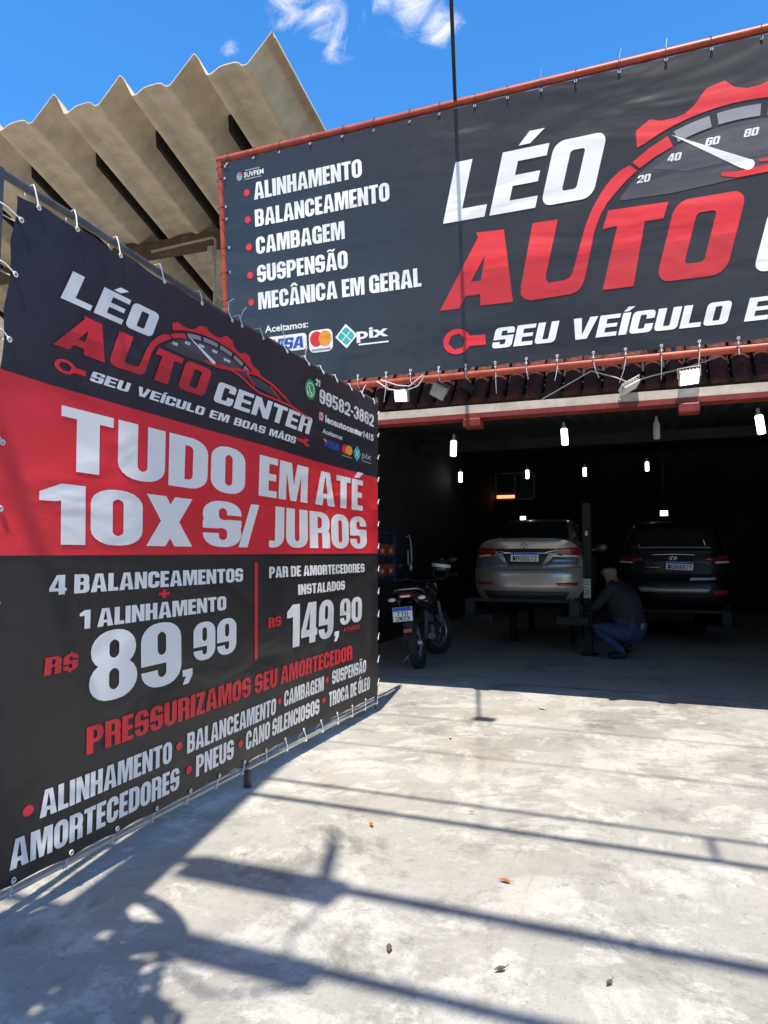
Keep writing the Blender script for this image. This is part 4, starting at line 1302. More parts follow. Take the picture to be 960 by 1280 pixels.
def make_car(spec):
    e = empty(spec['name'], spec['loc'], (0, 0, spec.get('rz', 0)), spec['label'], 'car')
    paint = spec['paint']
    rear = spec['rear']                       # y of the rear skin as a function of height, from table
    def yr(x, z):
        T_ = rear
        if z <= T_[0][0]: y = T_[0][1]
        elif z >= T_[-1][0]: y = T_[-1][1]
        else:
            for (z0, y0), (z1, y1) in zip(T_, T_[1:]):
                if z0 <= z <= z1:
                    t = (z - z0) / (z1 - z0); t = t * t * (3 - 2 * t) if spec.get('soft', True) else t
                    y = y0 + (y1 - y0) * t; break
        w = spec['w']
        return y + .30 * (abs(x) / w) ** 3.2
    mp = lambda u, v, off=0.0: (u, yr(u, v) - off, v)
    out = smooth_closed(mirror(spec['outline']), 2)
    N = 72
    ring0 = [(p.x, p.y) for p in grid_outline(out, N)]
    # body shell: rear cap gridded over its outline + loft to the nose
    mb = MB()
    V, tr, fl = tri2d([(1, ring0)], (.06, .05))
    mb.add([mp(v.x, v.y) for v in V], tr, 0, True)
    rings = [[mp(x, z) for x, z in ring0]]
    for (y, sx, zb, zt) in spec['stations']:
        z0 = min(z for x, z in ring0); z1 = max(z for x, z in ring0)
        rings.append([(x * sx, y + .0 * abs(x), zb + (z - z0) / (z1 - z0) * (zt - zb)) for x, z in ring0])
    mb.loft(rings, 0, True, False, True)
    mb.add(rings[-1], [tuple(range(N))], 0)
    body = mb.build('body', [paint], e)
    # cabin: roof skin in paint, glass as panes of its own
    cb_ = MB(); rings = []
    for (y, zb, wb, zt, wt) in spec['cabin']:
        r_ = []
        prof = [(-wb, zb), (-(wb * .55 + wt * .45), zb + (zt - zb) * .5), (-wt, zt - .07), (-wt * .86, zt - .015), (-wt * .4, zt), (wt * .4, zt), (wt * .86, zt - .015), (wt, zt - .07), ((wb * .55 + wt * .45), zb + (zt - zb) * .5), (wb, zb)]
        rings.append([(x, y, z) for x, z in prof])
    cb_.loft(rings, 0, True, True, True)
    cb_.build('roof', [paint], e)
    def pane(q, name, lift):
        c = Vector((0, 0, 0))
        q = [Vector(p) for p in q]
        nrm = (q[1] - q[0]).cross(q[2] - q[0]).normalized()
        n_ = 6; vs = []; fs = []
        for j in range(n_ + 1):
            for i in range(n_ + 1):
                a = q[0].lerp(q[1], i / n_); b_ = q[3].lerp(q[2], i / n_)
                p = a.lerp(b_, j / n_)
                bul = lift * (1 + 1.0 * math.sin(math.pi * i / n_) * math.sin(math.pi * j / n_))
                vs.append(p + nrm * bul)
        for j in range(n_):
            for i in range(n_):
                k = j * (n_ + 1) + i
                fs.append((k, k + 1, k + n_ + 2, k + n_ + 1))
        ob = MB().add(vs, fs, 0, True).build(name, [M_GLASSD], e, fix=False)
        so = ob.modifiers.new('solid', 'SOLIDIFY'); so.thickness = .012; so.offset = -1
    for q, nm in spec['panes']:
        pane(q, nm, .018)
    # details on the rear skin
    def patch(name, layers, m, off, m2=None, depth=.02):
        P_ = Print(mp, (.05, .05)); P_.base = off
        for L, mm, o2 in layers:
            P_.shape(L, mm, o2)
        ob = P_.build(name, e)
        so = ob.modifiers.new('solid', 'SOLIDIFY'); so.thickness = depth; so.offset = -1
        return ob
    for nm, L in spec['details']:
        patch(nm, L, None, .01)
    # number plate with its lettering
    pz, pw, ph, ptxt = spec['plate']
    pl = empty('number_plate', (spec.get('px', 0), yr(0, pz) - spec.get('pout', .02), pz), (spec.get('prx', 0), spec.get('pry', 0), 0)); pl.parent = e
    MB().box(-pw / 2, -.006, -ph / 2, pw / 2, .006, ph / 2, bev=.004).build('plate_face', [M_PLATE], pl)
    MB().box(-pw / 2 + .004, -.0085, ph / 2 - ph * .26, pw / 2 - .004, -.0065, ph / 2 - .004).build('plate_band', [M_PBLUE], pl)
    tp = Print(lambda u, v, off=0: (u, -.0075 - off, v), None); tp.base = .001
    tp.text(ptxt, FONT_PLATE, -pw * .43, -ph * .40, pw * .43, ph * .54, M_BLACK)
    tp.build('plate_text', pl)
    # wheels
    for (wx, wy) in spec['wheels']:
        R_, wd = spec['wr'], spec['ww']
        s = 1 if wx > 0 else -1
        ty = MB().lathe([(R_ * .62, -wd / 2), (R_ * .9, -wd / 2), (R_, -wd / 2 + .03), (R_, wd / 2 - .03), (R_ * .9, wd / 2), (R_ * .62, wd / 2)], (0, 0, 0), (1, 0, 0), 32)
        t_ = ty.build('tyre', [M_TYRE], e, loc=(wx, wy, R_))
        rim = MB().lathe([(R_ * .62, -s * wd * .3), (R_ * .6, s * wd * .36), (R_ * .5, s * wd * .30), (.06, s * wd * .34), (.0, s * wd * .34)], (0, 0, 0), (1, 0, 0), 28)
        for k in range(5):
            a_ = 2 * math.pi * k / 5
            rim.tube([(s * wd * .38, .05 * math.cos(a_), .05 * math.sin(a_)), (s * wd * .42, R_ * .58 * math.cos(a_), R_ * .58 * math.sin(a_))], .025, 6)
        rim.build('rim', [M_STEEL], t_)
    for s in (-1, 1):
        m_ = MB().ball((s * (spec['w'] + .10), spec['mir'][0], spec['mir'][1]), .10, .06, .07, 14, 8)
        m_.tube([(s * (spec['w'] - .08), spec['mir'][0], spec['mir'][1] - .05), (s * (spec['w'] + .05), spec['mir'][0], spec['mir'][1] - .02)], .02, 6)
        m_.build('wing_mirror', [paint], e)
    return e, yr, mp, patch
FONT_PLATE = dict(FONT_HEAVY); FONT_PLATE.update(sv=.15, sh=.13, r=.14, ri=.05, w=.56, gap=.13, sp=.25)
FONT_PLATE['W'] = dict(E=.5, K=.56, I=.16, M=.66)
_g0 = glyph
def glyph(ch, P):
    if ch == 'K':
        w = P['w']; sv = P['sv']
        return [(1, rc(0, 0, sv, 1)), (1, [(sv * .9, .38), (w - sv * 1.2, 1), (w, 1), (sv * .9, .62 - .05)]), (1, [(sv * 1.1, .50), (w - sv * 1.2, 0), (w, 0), (sv * 1.9, .64)])], w
    if ch == '7':
        w = P['w']; sh = P['sh']; sv = P['sv']
        return [(1, rc(0, 1 - sh, w, 1)), (1, [(w * .2, 0), (w * .2 + sv * 1.1, 0), (w, 1 - sh * .8), (w - sv * 1.2, 1 - sh * .8)])], w
    if ch == 'Q':
        L, w = _g0('O', P)
        return L + [(1, [(w * .5, .22), (w * .68, .22), (w * 1.02, -.06), (w * .80, -.06)])], w
    if ch == 'Y':
        w = P['w']; sv = P['sv']
        return [(1, rc(w / 2 - sv / 2, 0, w / 2 + sv / 2, .5)), (1, [(0, 1), (sv, 1), (w / 2 + sv / 2, .45), (w / 2 - sv / 2, .4)]), (1, [(w, 1), (w - sv, 1), (w / 2 - sv / 2, .45), (w / 2 + sv / 2, .4)])], w
    return _g0(ch, P)
def oval_H(cx, cz, rx, rz):
    """oval badge with a leaning H"""
    n = 26
    o_ = [(cx + rx * math.cos(2 * math.pi * i / n), cz + rz * math.sin(2 * math.pi * i / n)) for i in range(n)]
    i_ = [(cx + rx * .84 * math.cos(2 * math.pi * i / n), cz + rz * .78 * math.sin(2 * math.pi * i / n)) for i in range(n)]
    sk = .25
    q = lambda x, z: (cx + rx * (x + sk * z), cz + rz * z)
    return [(1, o_), (0, i_), (1, [q(-.52, -.8), q(-.30, -.8), q(-.30, .8), q(-.52, .8)]), (1, [q(.30, -.8), q(.52, -.8), q(.52, .8), q(.30, .8)]), (1, [q(-.35, -.22), q(.35, .02), q(.35, .24), q(-.35, 0)])]
def both(poly):
    return [poly, [(-x, z) for x, z in poly]]

SED_OUT = [(0, .205), (.55, .205), (.70, .24), (.765, .33), (.785, .50), (.79, .70), (.775, .88), (.73, 1.00), (.62, 1.085), (.40, 1.115), (0, 1.125)]
lampL = [(.47, .965), (.73, .985), (.765, .93), (.762, .845), (.50, .862), (.40, .915)]
dets = []
for L in both(lampL):
    s_ = math.copysign(1, L[0][0])
    dets.append(('tail_lamp', [([(1, L)], M_LAMPRED, .020), ([(1, [(s_ * .52, .882), (s_ * .745, .868), (s_ * .745, .846), (s_ * .52, .862)])], M_LAMPWHITE, .024)]))
dets += [
    ('boot_trim', [([(1, [(-.41, .905), (.41, .905), (.47, .945), (.43, .965), (-.43, .965), (-.47, .945)])], M_BLACKPAINT, .008), ([(1, stroke([(-.46, .942), (-.30, .912), (0, .905), (.30, .912), (.46, .942)], [.018, .03, .032, .03, .018]))], M_CHROME, .022)]),
    ('plate_recess', [([(1, [(-.34, .89), (.34, .89), (.235, .72), (-.235, .72)])], mat('recess_black', (.02, .02, .022), .5), .006)]),
    ('bumper_side', [([(1, [(-.74, .84), (-.40, .85), (-.30, .74), (-.24, .70), (-.72, .70)])], M_SILVTRIM, .004)]),
    ('bumper_side', [([(1, [(.74, .84), (.40, .85), (.30, .74), (.24, .70), (.72, .70)])], M_SILVTRIM, .004)]),
    ('bumper_seam', [([(1, stroke([(-.77, .70), (-.5, .672), (0, .66), (.5, .672), (.77, .70)], .014))], M_BLACK, .004)]),
    ('reflector', [([(1, [(-.74, .485), (-.44, .475), (-.47, .44), (-.72, .432)])], M_REFL, .010)]),
    ('reflector', [([(1, [(.74, .485), (.44, .475), (.47, .44), (.72, .432)])], M_REFL, .010)]),
    ('lower_valance', [([(1, [(-.62, .35), (.62, .35), (.55, .23), (-.55, .23)])], mat('valance_black', (.025, .025, .026), .55), .006)]),
    ('badge', [([(1, [(0 + .072 * math.cos(i * .2618), 1.012 + .040 * math.sin(i * .2618)) for i in range(24)])], M_SILVTRIM, .012), (oval_H(0, 1.012, .068, .038), M_CHROME, .018)]),
]
sedan = dict(name='sedan_car', loc=(-1.765, 10.12, .60), rz=0.0, label='beige sedan with red tail lamps raised on the lift, seen from behind', paint=M_BEIGE, w=.80,
    rear=[(.20, .10), (.30, .035), (.42, .0), (.62, .0), (.70, .05), (.74, .085), (.90, .10), (1.0, .085), (1.08, .06), (1.12, .10)], outline=SED_OUT,
    stations=[(.50, 1.0, .19, 1.13), (1.0, 1.0, .18, 1.10), (1.9, 1.0, .18, 1.03), (2.9, 1.0, .18, .98), (3.7, .99, .2, .92), (4.15, .94, .24, .80), (4.32, .74, .30, .66)],
    cabin=[(.42, 1.04, .60, 1.06, .52), (.95, 1.02, .72, 1.38, .54), (1.45, 1.0, .75, 1.455, .56), (2.1, .98, .75, 1.445, .56), (2.45, .96, .74, 1.36, .54), (3.15, .94, .66, .97, .55)],
    panes=[([(-.60, .50, 1.10), (.60, .50, 1.10), (.50, .98, 1.375), (-.50, .98, 1.375)], 'rear_window'), ([(.74, .95, 1.05), (.755, 2.7, 1.0), (.60, 2.3, 1.36), (.585, 1.15, 1.38)], 'side_window'), ([(-.755, 2.7, 1.0), (-.74, .95, 1.05), (-.585, 1.15, 1.38), (-.60, 2.3, 1.36)], 'side_window')],
    details=dets, plate=(.845, .40, .13, 'KRQ8B72'), pout=.035, wheels=[(-.68, .95), (.68, .95), (-.68, 3.5), (.68, 3.5)], wr=.30, ww=.19, mir=(2.75, 1.0))
make_car(sedan)

SUV_OUT = [(0, .26), (.60, .26), (.78, .30), (.86, .42), (.875, .65), (.87, .85), (.865, 1.0), (.84, 1.10), (.70, 1.16), (.40, 1.18), (0, 1.18)]
dets2 = []
for L in both([(.50, 1.085), (.80, 1.11), (.84, 1.04), (.835, .985), (.62, .975), (.46, 1.03)]):
    s = math.copysign(1, L[0][0])
    dets2.append(('tail_lamp', [([(1, L)], M_LAMPRED, .018), ([(1, [(s * .62, 1.005), (s * .825, 1.015), (s * .83, .988), (s * .62, .978)])], M_LAMPWHITE, .022)]))
dets2 += [
    ('tailgate_trim', [([(1, stroke([(-.34, 1.115), (0, 1.13), (.34, 1.115)], [.012, .03, .012]))], M_CHROME, .018)]),
    ('badge', [(oval_H(0, 1.065, .07, .035), M_CHROME, .018)]),
    ('gate_badge', [([(1, rc(-.42, .905, -.20, .925))], M_CHROME, .012)]),
    ('reflector', [([(1, [(-.80, .56), (-.58, .55), (-.60, .49), (-.78, .48)])], M_REFL, .010)]),
    ('reflector', [([(1, [(.80, .56), (.58, .55), (.60, .49), (.78, .48)])], M_REFL, .010)]),
    ('bumper_guard', [([(1, [(-.55, .60), (.55, .60), (.50, .52), (-.50, .52)])], mat('scuffed_silver', (.4, .4, .4), .4, .6), .010)]),
    ('bumper_top', [([(1, [(.24, .76), (.62, .77), (.62, .72), (.24, .71)])], mat('scuffed_silver', (.4, .4, .4), .4, .6), .010)]),
    ('plate_recess', [([(1, [(-.32, 1.03), (.32, 1.03), (.28, .84), (-.28, .84)])], mat('recess_black', (.02, .02, .022), .5), .005)]),
]
suv = dict(name='suv_car', loc=(.27, 12.0, .36), rz=0.0, label='black sport utility car in the dark on the right, seen from behind', paint=M_BLACKPAINT, w=.88,
    rear=[(.26, .10), (.40, .02), (.52, .0), (.66, .0), (.74, .04), (.80, .07), (1.0, .07), (1.18, .10)], outline=SUV_OUT,
    stations=[(.5, 1.03, .24, 1.18), (1.2, 1.05, .22, 1.12), (2.4, 1.05, .22, 1.06), (3.5, 1.03, .24, 1.02), (4.1, .98, .28, .90), (4.36, .80, .34, .74)],
    cabin=[(.16, 1.10, .80, 1.13, .70), (.34, 1.10, .80, 1.60, .60), (.9, 1.08, .82, 1.69, .62), (2.0, 1.05, .82, 1.68, .62), (2.5, 1.02, .80, 1.56, .60), (3.3, 1.0, .74, 1.04, .60)],
    panes=[([(-.70, .19, 1.19), (.70, .19, 1.19), (.58, .33, 1.56), (-.58, .33, 1.56)], 'rear_window'), ([(.81, .6, 1.12), (.81, 2.9, 1.06), (.66, 2.4, 1.54), (.64, .75, 1.58)], 'side_window'), ([(-.81, 2.9, 1.06), (-.81, .6, 1.12), (-.64, .75, 1.58), (-.66, 2.4, 1.54)], 'side_window')],
    details=dets2, plate=(.94, .40, .13, 'KQR9B21'), pout=.03, px=.09, pry=.05, wheels=[(-.76, .98), (.76, .98), (-.76, 3.6), (.76, 3.6)], wr=.34, ww=.22, mir=(2.85, 1.08))
make_car(suv)

# ------------------------------------------------------------------ alignment lifts
M_LIFT = mat('grimy_lift_paint', (.010, .0105, .011), .7, 0, var=.4, vscale=6)
M_LABEL = mat('dirty_paper_label', (.60, .60, .55), .7, var=.35, vscale=30)
def lift(x, y, h, label, post):
    e = empty('car_lift', (x, y, 0), label=label, cat='car lift')
    for s in (-1, 1):
        MB().box(s * .68 - .22, .22, h - .12, s * .68 + .22, 4.4, h, bev=.01).build('runway', [M_LIFT], e)
        MB().box(s * .74 - .07, -.06, h + .02, s * .74 + .07, .20, h + .24, bev=.015).build('end_carriage', [M_LIFT], e)
        for yy in (2.0, 3.9):
            MB().box(s * .5 - .05, yy, 0, s * .5 + .05, yy + .12, h - .121).build('leg', [M_LIFT], e)
    MB().box(-.80, -.03, h + .205, .80, .03, h + .25).build('cross_bar', [M_LIFT], e)
    if post:
        px, py = .86, .76
        p = MB().box(px - .06, py - .08, 0, px + .06, py + .08, 2.25, bev=.012).box(px - .10, py - .14, 0, px + .14, py + .14, .02)
        p = p.build('post', [mat('dark_post_paint', (.013, .0135, .014), .7, 0, var=.4, vscale=6)], e)
        MB().box(px - .05, py - .0865, .84, px + .05, py - .0825, 1.12).build('label_sheet', [M_LABEL], p)
        MB().box(px - .02, py - .0865, 1.76, px + .02, py - .0825, 1.83).build('label_sheet', [M_LABEL], p)
        mb = MB()
        for k in range(5):
            mb.box(px - .04, py - .088, 1.08 - .045 * k, px + .03 - .012 * (k % 3), py - .0868, 1.088 - .045 * k)
        mb.build('label_print', [M_BLACK], p)
    return e
lift(-1.80, 10.02, .60, 'dark alignment lift with a labelled post under the beige sedan', True)
lift(.27, 12.0, .36, 'dark alignment lift under the black sport utility car', False)

# ------------------------------------------------------------------ motorcycle
moto = empty('motorcycle', (-2.90, 8.76, 0), (0, -math.radians(6.5), math.radians(6)), 'black motorcycle parked on its side stand beside the banner, seen from behind', 'motorcycle')
M_MOTO = mat('black_motorcycle_paint', (.012, .012, .014), .25, coat=.5)
M_ALU = mat('cast_aluminium', (.42, .42, .43), .4, .85)
def mpart(mb, name, m, parent=moto):
    return mb.build(name, m, parent)
def wheel(y, R_, name, parent, steer=0):
    t_ = MB().torus((0, 0, 0), (1, 0, 0), R_ - .045, .045, 44, 10, 0, 1.15)
    for k in range(44):
        a_ = 2 * math.pi * k / 44
        t_.box(-.035, -.012, R_ - .004, .035, .012, R_ + .004, M=Matrix.Rotation(a_, 4, 'X'))
    t_ = t_.build('tyre', [M_TYRE], parent, loc=(0, y, R_), rot=(0, 0, steer))
    r_ = MB().torus((0, 0, 0), (1, 0, 0), R_ - .095, .016, 40, 8)
    r_.lathe([(.03, -.07), (.055, -.06), (.055, .06), (.03, .07)], (0, 0, 0), (1, 0, 0), 16)
    for k in range(18):
        a_ = 2 * math.pi * k / 18; b_ = a_ + (.5 if k % 2 else -.5)
        s = .045 if k % 4 < 2 else -.045
        r_.tube([(s, .05 * math.cos(b_), .05 * math.sin(b_)), (0, (R_ - .1) * math.cos(a_), (R_ - .1) * math.sin(a_))], .0025, 4)
    r_.build('rim', [M_ALU], t_)
    return t_
wheel(0, .31, 'rear', moto)
wheel(1.30, .32, 'front', moto, -.35)
mpart(MB().tube([(-.07, 0, .31), (-.08, .45, .36)], .022, 8).tube([(.07, 0, .31), (.08, .45, .36)], .022, 8), 'swingarm', [M_BLACK])
mpart(MB().tube([(-.10, -.02, .34), (-.11, .12, .74)], [.03, .024], 10), 'shock_absorber', [M_DSTEEL])
mpart(MB().tube([(.10, -.02, .34), (.11, .12, .74)], [.03, .024], 10), 'shock_absorber', [M_DSTEEL])
mpart(MB().tube([(0, 1.0, 1.0), (0, .6, .78), (0, .35, .74), (0, -.12, .82)], .025, 8).tube([(0, .98, .95), (0, .80, .45), (0, .45, .34)], .024, 8), 'frame', [M_BLACK])
en = MB().box(-.13, .42, .26, .13, .78, .50, bev=.04).tube([(0, .66, .48), (0, .74, .68)], [.10, .09], 12)
mpart(en, 'engine', [M_DSTEEL])
mpart(MB().tube([(.09, .74, .58), (.16, .86, .42), (.17, .6, .27), (.17, .3, .27), (.185, .05, .34), (.20, -.22, .40)], [.02, .022, .024, .03, .045, .042], 10), 'exhaust', [M_DSTEEL])
seat_r = []
for y, w, z, h in ((-.28, .07, .93, .03), (-.22, .11, .935, .05), (.0, .13, .90, .06), (.25, .13, .85, .06), (.48, .11, .83, .06), (.55, .07, .84, .04)):
    seat_r.append([(-w, y, z - h), (-w * .95, y, z), (-w * .6, y, z + .025), (w * .6, y, z + .025), (w * .95, y, z), (w, y, z - h)])
mpart(MB().loft(seat_r), 'seat', [mat('black_vinyl_seat', (.02, .02, .021), .55)])
tank = []
for y, w, z0, z1 in ((.46, .07, .80, .87), (.52, .12, .78, .96), (.66, .155, .76, 1.02), (.82, .155, .76, 1.02), (.94, .11, .80, .98), (.99, .06, .86, .95)):
    tank.append([(-w, y, z0), (-w * 1.05, y, (z0 + z1) / 2), (-w * .7, y, z1 - .02), (0, y, z1), (w * .7, y, z1 - .02), (w * 1.05, y, (z0 + z1) / 2), (w, y, z0)])
mpart(MB().loft(tank), 'fuel_tank', [M_MOTO])
for s in (-1, 1):
    sp_ = []
    for y, z0, z1, x in ((-.24, .80, .90, .09), (0, .70, .86, .135), (.3, .60, .80, .15), (.46, .62, .78, .13)):
        sp_.append([(s * x, y, z0), (s * (x + .02), y, (z0 + z1) / 2), (s * x, y, z1), (s * (x - .02), y, (z0 + z1) / 2)])
    mpart(MB().loft(sp_), 'side_cover', [M_MOTO])
# tail: grab rail, lamp, fender, plate, indicators
mpart(MB().tube([(-.12, .1, .90), (-.14, -.14, .96), (-.11, -.30, .985), (0, -.335, .99), (.11, -.30, .985), (.14, -.14, .96), (.12, .1, .90)], .012, 8), 'grab_rail', [M_ALU])
tl = MB().loft([[(-.075, -.30, .885), (-.085, -.295, .92), (-.05, -.29, .95), (.05, -.29, .95), (.085, -.295, .92), (.075, -.30, .885)], [(-.06, -.345, .892), (-.068, -.345, .915), (-.04, -.345, .935), (.04, -.345, .935), (.068, -.345, .915), (.06, -.345, .892)]])
tlo = mpart(tl, 'tail_lamp', [M_LAMPRED])
MB().box(-.05, -.352, .893, .05, -.3455, .915, bev=.003).build('lamp_reflex', [M_LAMPWHITE], tlo)
fender = []
for y, z, w in ((.12, .80, .07), (-.10, .78, .075), (-.26, .74, .07), (-.345, .62, .06), (-.38, .48, .055)):
    fender.append([(-w, y, z - .012), (-w, y, z + .012), (0, y - .01, z + .025), (w, y, z + .012), (w, y, z - .012), (0, y - .0, z + .008)])
mpart(MB().loft(fender), 'mudguard', [M_BLACK])
mpart(MB().box(-.045, -.405, .478, .045, -.392, .525, bev=.005), 'reflector', [M_REFL])
pl = empty('number_plate', (-.035, -.40, .70), (-.12, 0, 0)); pl.parent = moto
MB().box(-.10, -.004, -.085, .10, .004, .085, bev=.003).build('plate_face', [M_PLATE], pl)
MB().box(-.096, -.0065, .036, .096, -.0045, .081).build('plate_band', [M_PBLUE], pl)
tp = Print(lambda u, v, off=0: (u, -.0055 - off, v), None); tp.base = .001
tp.text('TTU', FONT_PLATE, -.055, -.018, .055, .046, M_BLACK); tp.text('2N23', FONT_PLATE, -.07, -.076, .07, .048, M_BLACK)
tp.build('plate_text', pl)
for s in (-1, 1):
    i_ = MB().tube([(s * .05, -.26, .86), (s * .125, -.27, .87)], .010, 8)
    i_ = mpart(i_, 'indicator_stalk', [M_BLACK])
    MB().ball((s * .155, -.275, .872), .042, .032, .026, 14, 8).build('indicator_lens', [mat('indicator_lens', (.78, .70, .58), .2, coat=.4)], i_)
# front end
fk = MB()
for s in (-1, 1):
    fk.tube([(s * .08, 1.30, .32), (s * .08, 1.10, .82), (s * .08, 1.04, 1.0)], [.026, .022, .02], 10)
mpart(fk, 'fork', [M_ALU])
ff_ = []
for k in range(7):
    a_ = math.radians(20 + 22 * k)
    y, z = 1.30 + .36 * math.cos(a_), .32 + .36 * math.sin(a_)
    ff_.append([(-.06, y, z), (-.05, y, z + .012), (.05, y, z + .012), (.06, y, z)])
mpart(MB().loft(ff_), 'front_mudguard', [M_MOTO])
hbars = mpart(MB().tube([(-.36, .90, 1.09), (-.22, 1.0, 1.09), (-.1, 1.03, 1.04), (.1, 1.03, 1.04), (.22, 1.0, 1.09), (.36, .90, 1.09)], .012, 8), 'handlebar', [M_BLACK])
for s in (-1, 1):
    MB().tube([(s * .25, .975, 1.09), (s * .37, .895, 1.09)], .018, 10).build('grip', [M_TYRE], hbars)
    MB().tube([(s * .22, 1.03, 1.10), (s * .36, .99, 1.10)], .006, 6).build('brake_lever', [M_ALU], hbars)
    mr_ = MB().tube([(s * .22, 1.0, 1.10), (s * .26, 1.02, 1.2), (s * .30, 1.0, 1.27)], .006, 6)
    mr_.ball((s * .32, .985, 1.29), .065, .02, .042, 14, 8)
    mr_.build('mirror', [M_BLACK], hbars)
mpart(MB().ball((0, 1.14, .93), .10, .09, .10, 18, 10), 'headlamp', [M_BLACK])
mpart(MB().tube([(-.10, .48, .30), (-.20, .42, .10), (-.27, .36, .012)], .012, 8), 'side_stand', [M_ALU])
mpart(MB().tube([(-.09, .30, .32), (-.20, .26, .33)], .013, 8).tube([(.09, .30, .32), (.20, .26, .33)], .013, 8), 'foot_peg', [M_ALU])
mpart(MB().tube([(.15, .55, .33), (.20, .45, .30), (.21, .35, .24)], .010, 6), 'brake_pedal', [M_ALU])
# open-face helmet on the right grip
moto.scale = (1.28, 1.06, 1.06)
hel = empty('helmet', (-2.88, 9.68, 1.29), (0, .1, .3), 'dark open face helmet with a pale stripe hung on the motorcycle handlebar', 'helmet')
hs = []
for i in range(9):
    t_ = math.pi * .62 * i / 8
    hs.append((max(.135 * math.sin(t_), 1e-3), .14 * math.cos(t_)))
MB().lathe(hs + [(hs[-1][0] - .02, hs[-1][1]), (hs[-2][0] - .025, hs[-2][1])], n=26).build('shell', [mat('helmet_black', (.02, .02, .022), .3, coat=.5)], hel)
MB().lathe([(.1365, .012), (.1375, .02), (.1375, .05), (.135, .058)], n=26).build('stripe', [mat('helmet_stripe', (.6, .6, .6), .35)], hel)
MB().tube([(-.11, 0, -.05), (-.08, 0, -.14), (.0, 0, -.17), (.08, 0, -.14), (.11, 0, -.05)], .008, 6).build('chin_strap', [M_BLACK], hel)

# ------------------------------------------------------------------ parts rack behind the banner
rack = empty('parts_rack', (-3.80, 9.3, 0), label='blue steel parts rack fixed to the left workshop wall', cat='rack')
M_RBLUE = mat('blue_rack_paint', (.012, .04, .17), .5, .1, var=.25)
mb = MB()
for y in (-.35, .35):
    for x in (-.46, .22):
        MB().box(x - .02, y - .02, 1.10, x + .02, y + .02, 1.82).build('upright', [M_RBLUE], rack)
for z in (1.17, 1.46, 1.8):
    MB().box(-.50, -.37, z - .02, .24, .37, z).build('shelf', [M_RBLUE], rack)
M_ORG = mat('orange_plastic', (.40, .09, .015), .45, var=.2)
def bin_(x, y, z, label):
    e = empty('parts_bin', (x, y, z), label=label, cat='bin', group='orange bins on the blue rack')
    mb = MB()
    mb.box(-.08, -.14, 0, .08, .14, .008); mb.box(-.08, -.14, 0, -.072, .14, .17); mb.box(.072, -.14, 0, .08, .14, .13); mb.box(-.08, -.14, 0, .08, -.132, .17); mb.box(-.08, .132, 0, .08, .14, .17)
    mb.build('shell', [M_ORG], e)
    MB().box(.0805, -.05, .05, .083, .05, .10).build('card_holder', [M_LABEL], e)
bin_(-3.65, 9.12, 1.17, 'orange bin on the middle shelf of the blue rack, nearer the entrance')
bin_(-3.65, 9.12, 1.46, 'orange bin on the upper shelf of the blue rack, nearer the entrance')
bin_(-3.65, 9.46, 1.17, 'orange bin on the middle shelf of the blue rack, farther inside')
bin_(-3.65, 9.46, 1.46, 'orange bin on the upper shelf of the blue rack, farther inside')
hk = empty('air_hose', (-3.42, 9.72, 1.74), label='grey air hose hanging in a loop from the blue rack', cat='hose')
MB().tube([(0, 0, 0), (.04, .02, .02), (.06, .03, -.1), (.07, .03, -.35), (.06, .02, -.42), (.02, .02, -.40), (.015, .02, -.2)], .014, 8).build('tube', [mat('grey_hose', (.22, .22, .22), .5)], hk)
MB().lathe([(.012, -.05), (.022, -.03), (.03, 0), (.022, .03), (.012, .05)], (.06, .02, -.45), n=12).build('nozzle', [M_ALU], hk)

# ------------------------------------------------------------------ the mechanic, squatting beside the rear wheel
def skin_body(name, joints, edges, root, sub, mats, region, parent, smooth=True):
    me = bpy.data.meshes.new(name)
    names = list(joints); ix = {n_: i for i, n_ in enumerate(names)}
    me.from_pydata([joints[n_][0] for n_ in names], [(ix[a], ix[b]) for a, b in edges], [])
    ob = bpy.data.objects.new(name, me); COL.objects.link(ob)
    sk = ob.modifiers.new('skin', 'SKIN')
    sk.use_smooth_shade = True
    for i, n_ in enumerate(names):
        d = me.skin_vertices[0].data[i]
        r_ = joints[n_][1]
        d.radius = r_ if isinstance(r_, tuple) else (r_, r_)
        d.use_root = (n_ == root)
    sb = ob.modifiers.new('sub', 'SUBSURF'); sb.levels = sub; sb.render_levels = sub
    dg = bpy.context.evaluated_depsgraph_get()
    m2 = bpy.data.meshes.new_from_object(ob.evaluated_get(dg))
    bpy.data.objects.remove(ob)
    m2.materials.clear()
    for m in mats: m2.materials.append(m)
    J = {n_: Vector(joints[n_][0]) for n_ in names}
    for p in m2.polygons:
        c = p.center; best = None
        for a, b in edges:
            A_, B_ = J[a], J[b]; d = B_ - A_
            t = max(0, min(1, (c - A_).dot(d) / max(d.length_squared, 1e-9)))
            q = (c - A_ - d * t).length
            q /= (1 + 0)
            if best is None or q < best[0]: best = (q, a, b, t)
        p.material_index = region(best[1], best[2], best[3], c)
        p.use_smooth = True
    m2.name = name
    o2 = bpy.data.objects.new(name, m2); COL.objects.link(o2)
    if parent: o2.parent = parent
    return o2
M_SKIN = mat('skin', (.34, .17, .115), .5, var=.1, vscale=12)
M_JACKET = mat('dark_jacket', (.022, .023, .026), .8, var=.3, vscale=14, bump=.2, bscale=40)
M_JEANS = mat('blue_jeans', (.040, .055, .135), .85, var=.35, vscale=12, bump=.2, bscale=60)
M_SHOE = mat('black_shoe', (.012, .012, .013), .5)
M_HAIR = mat('grey_hair', (.16, .14, .13), .8)
man = empty('person', (-.42, 10.60, 0), (0, 0, -.32), 'man in dark jacket and blue jeans squatting beside the raised sedan, holding a white bottle', 'person')
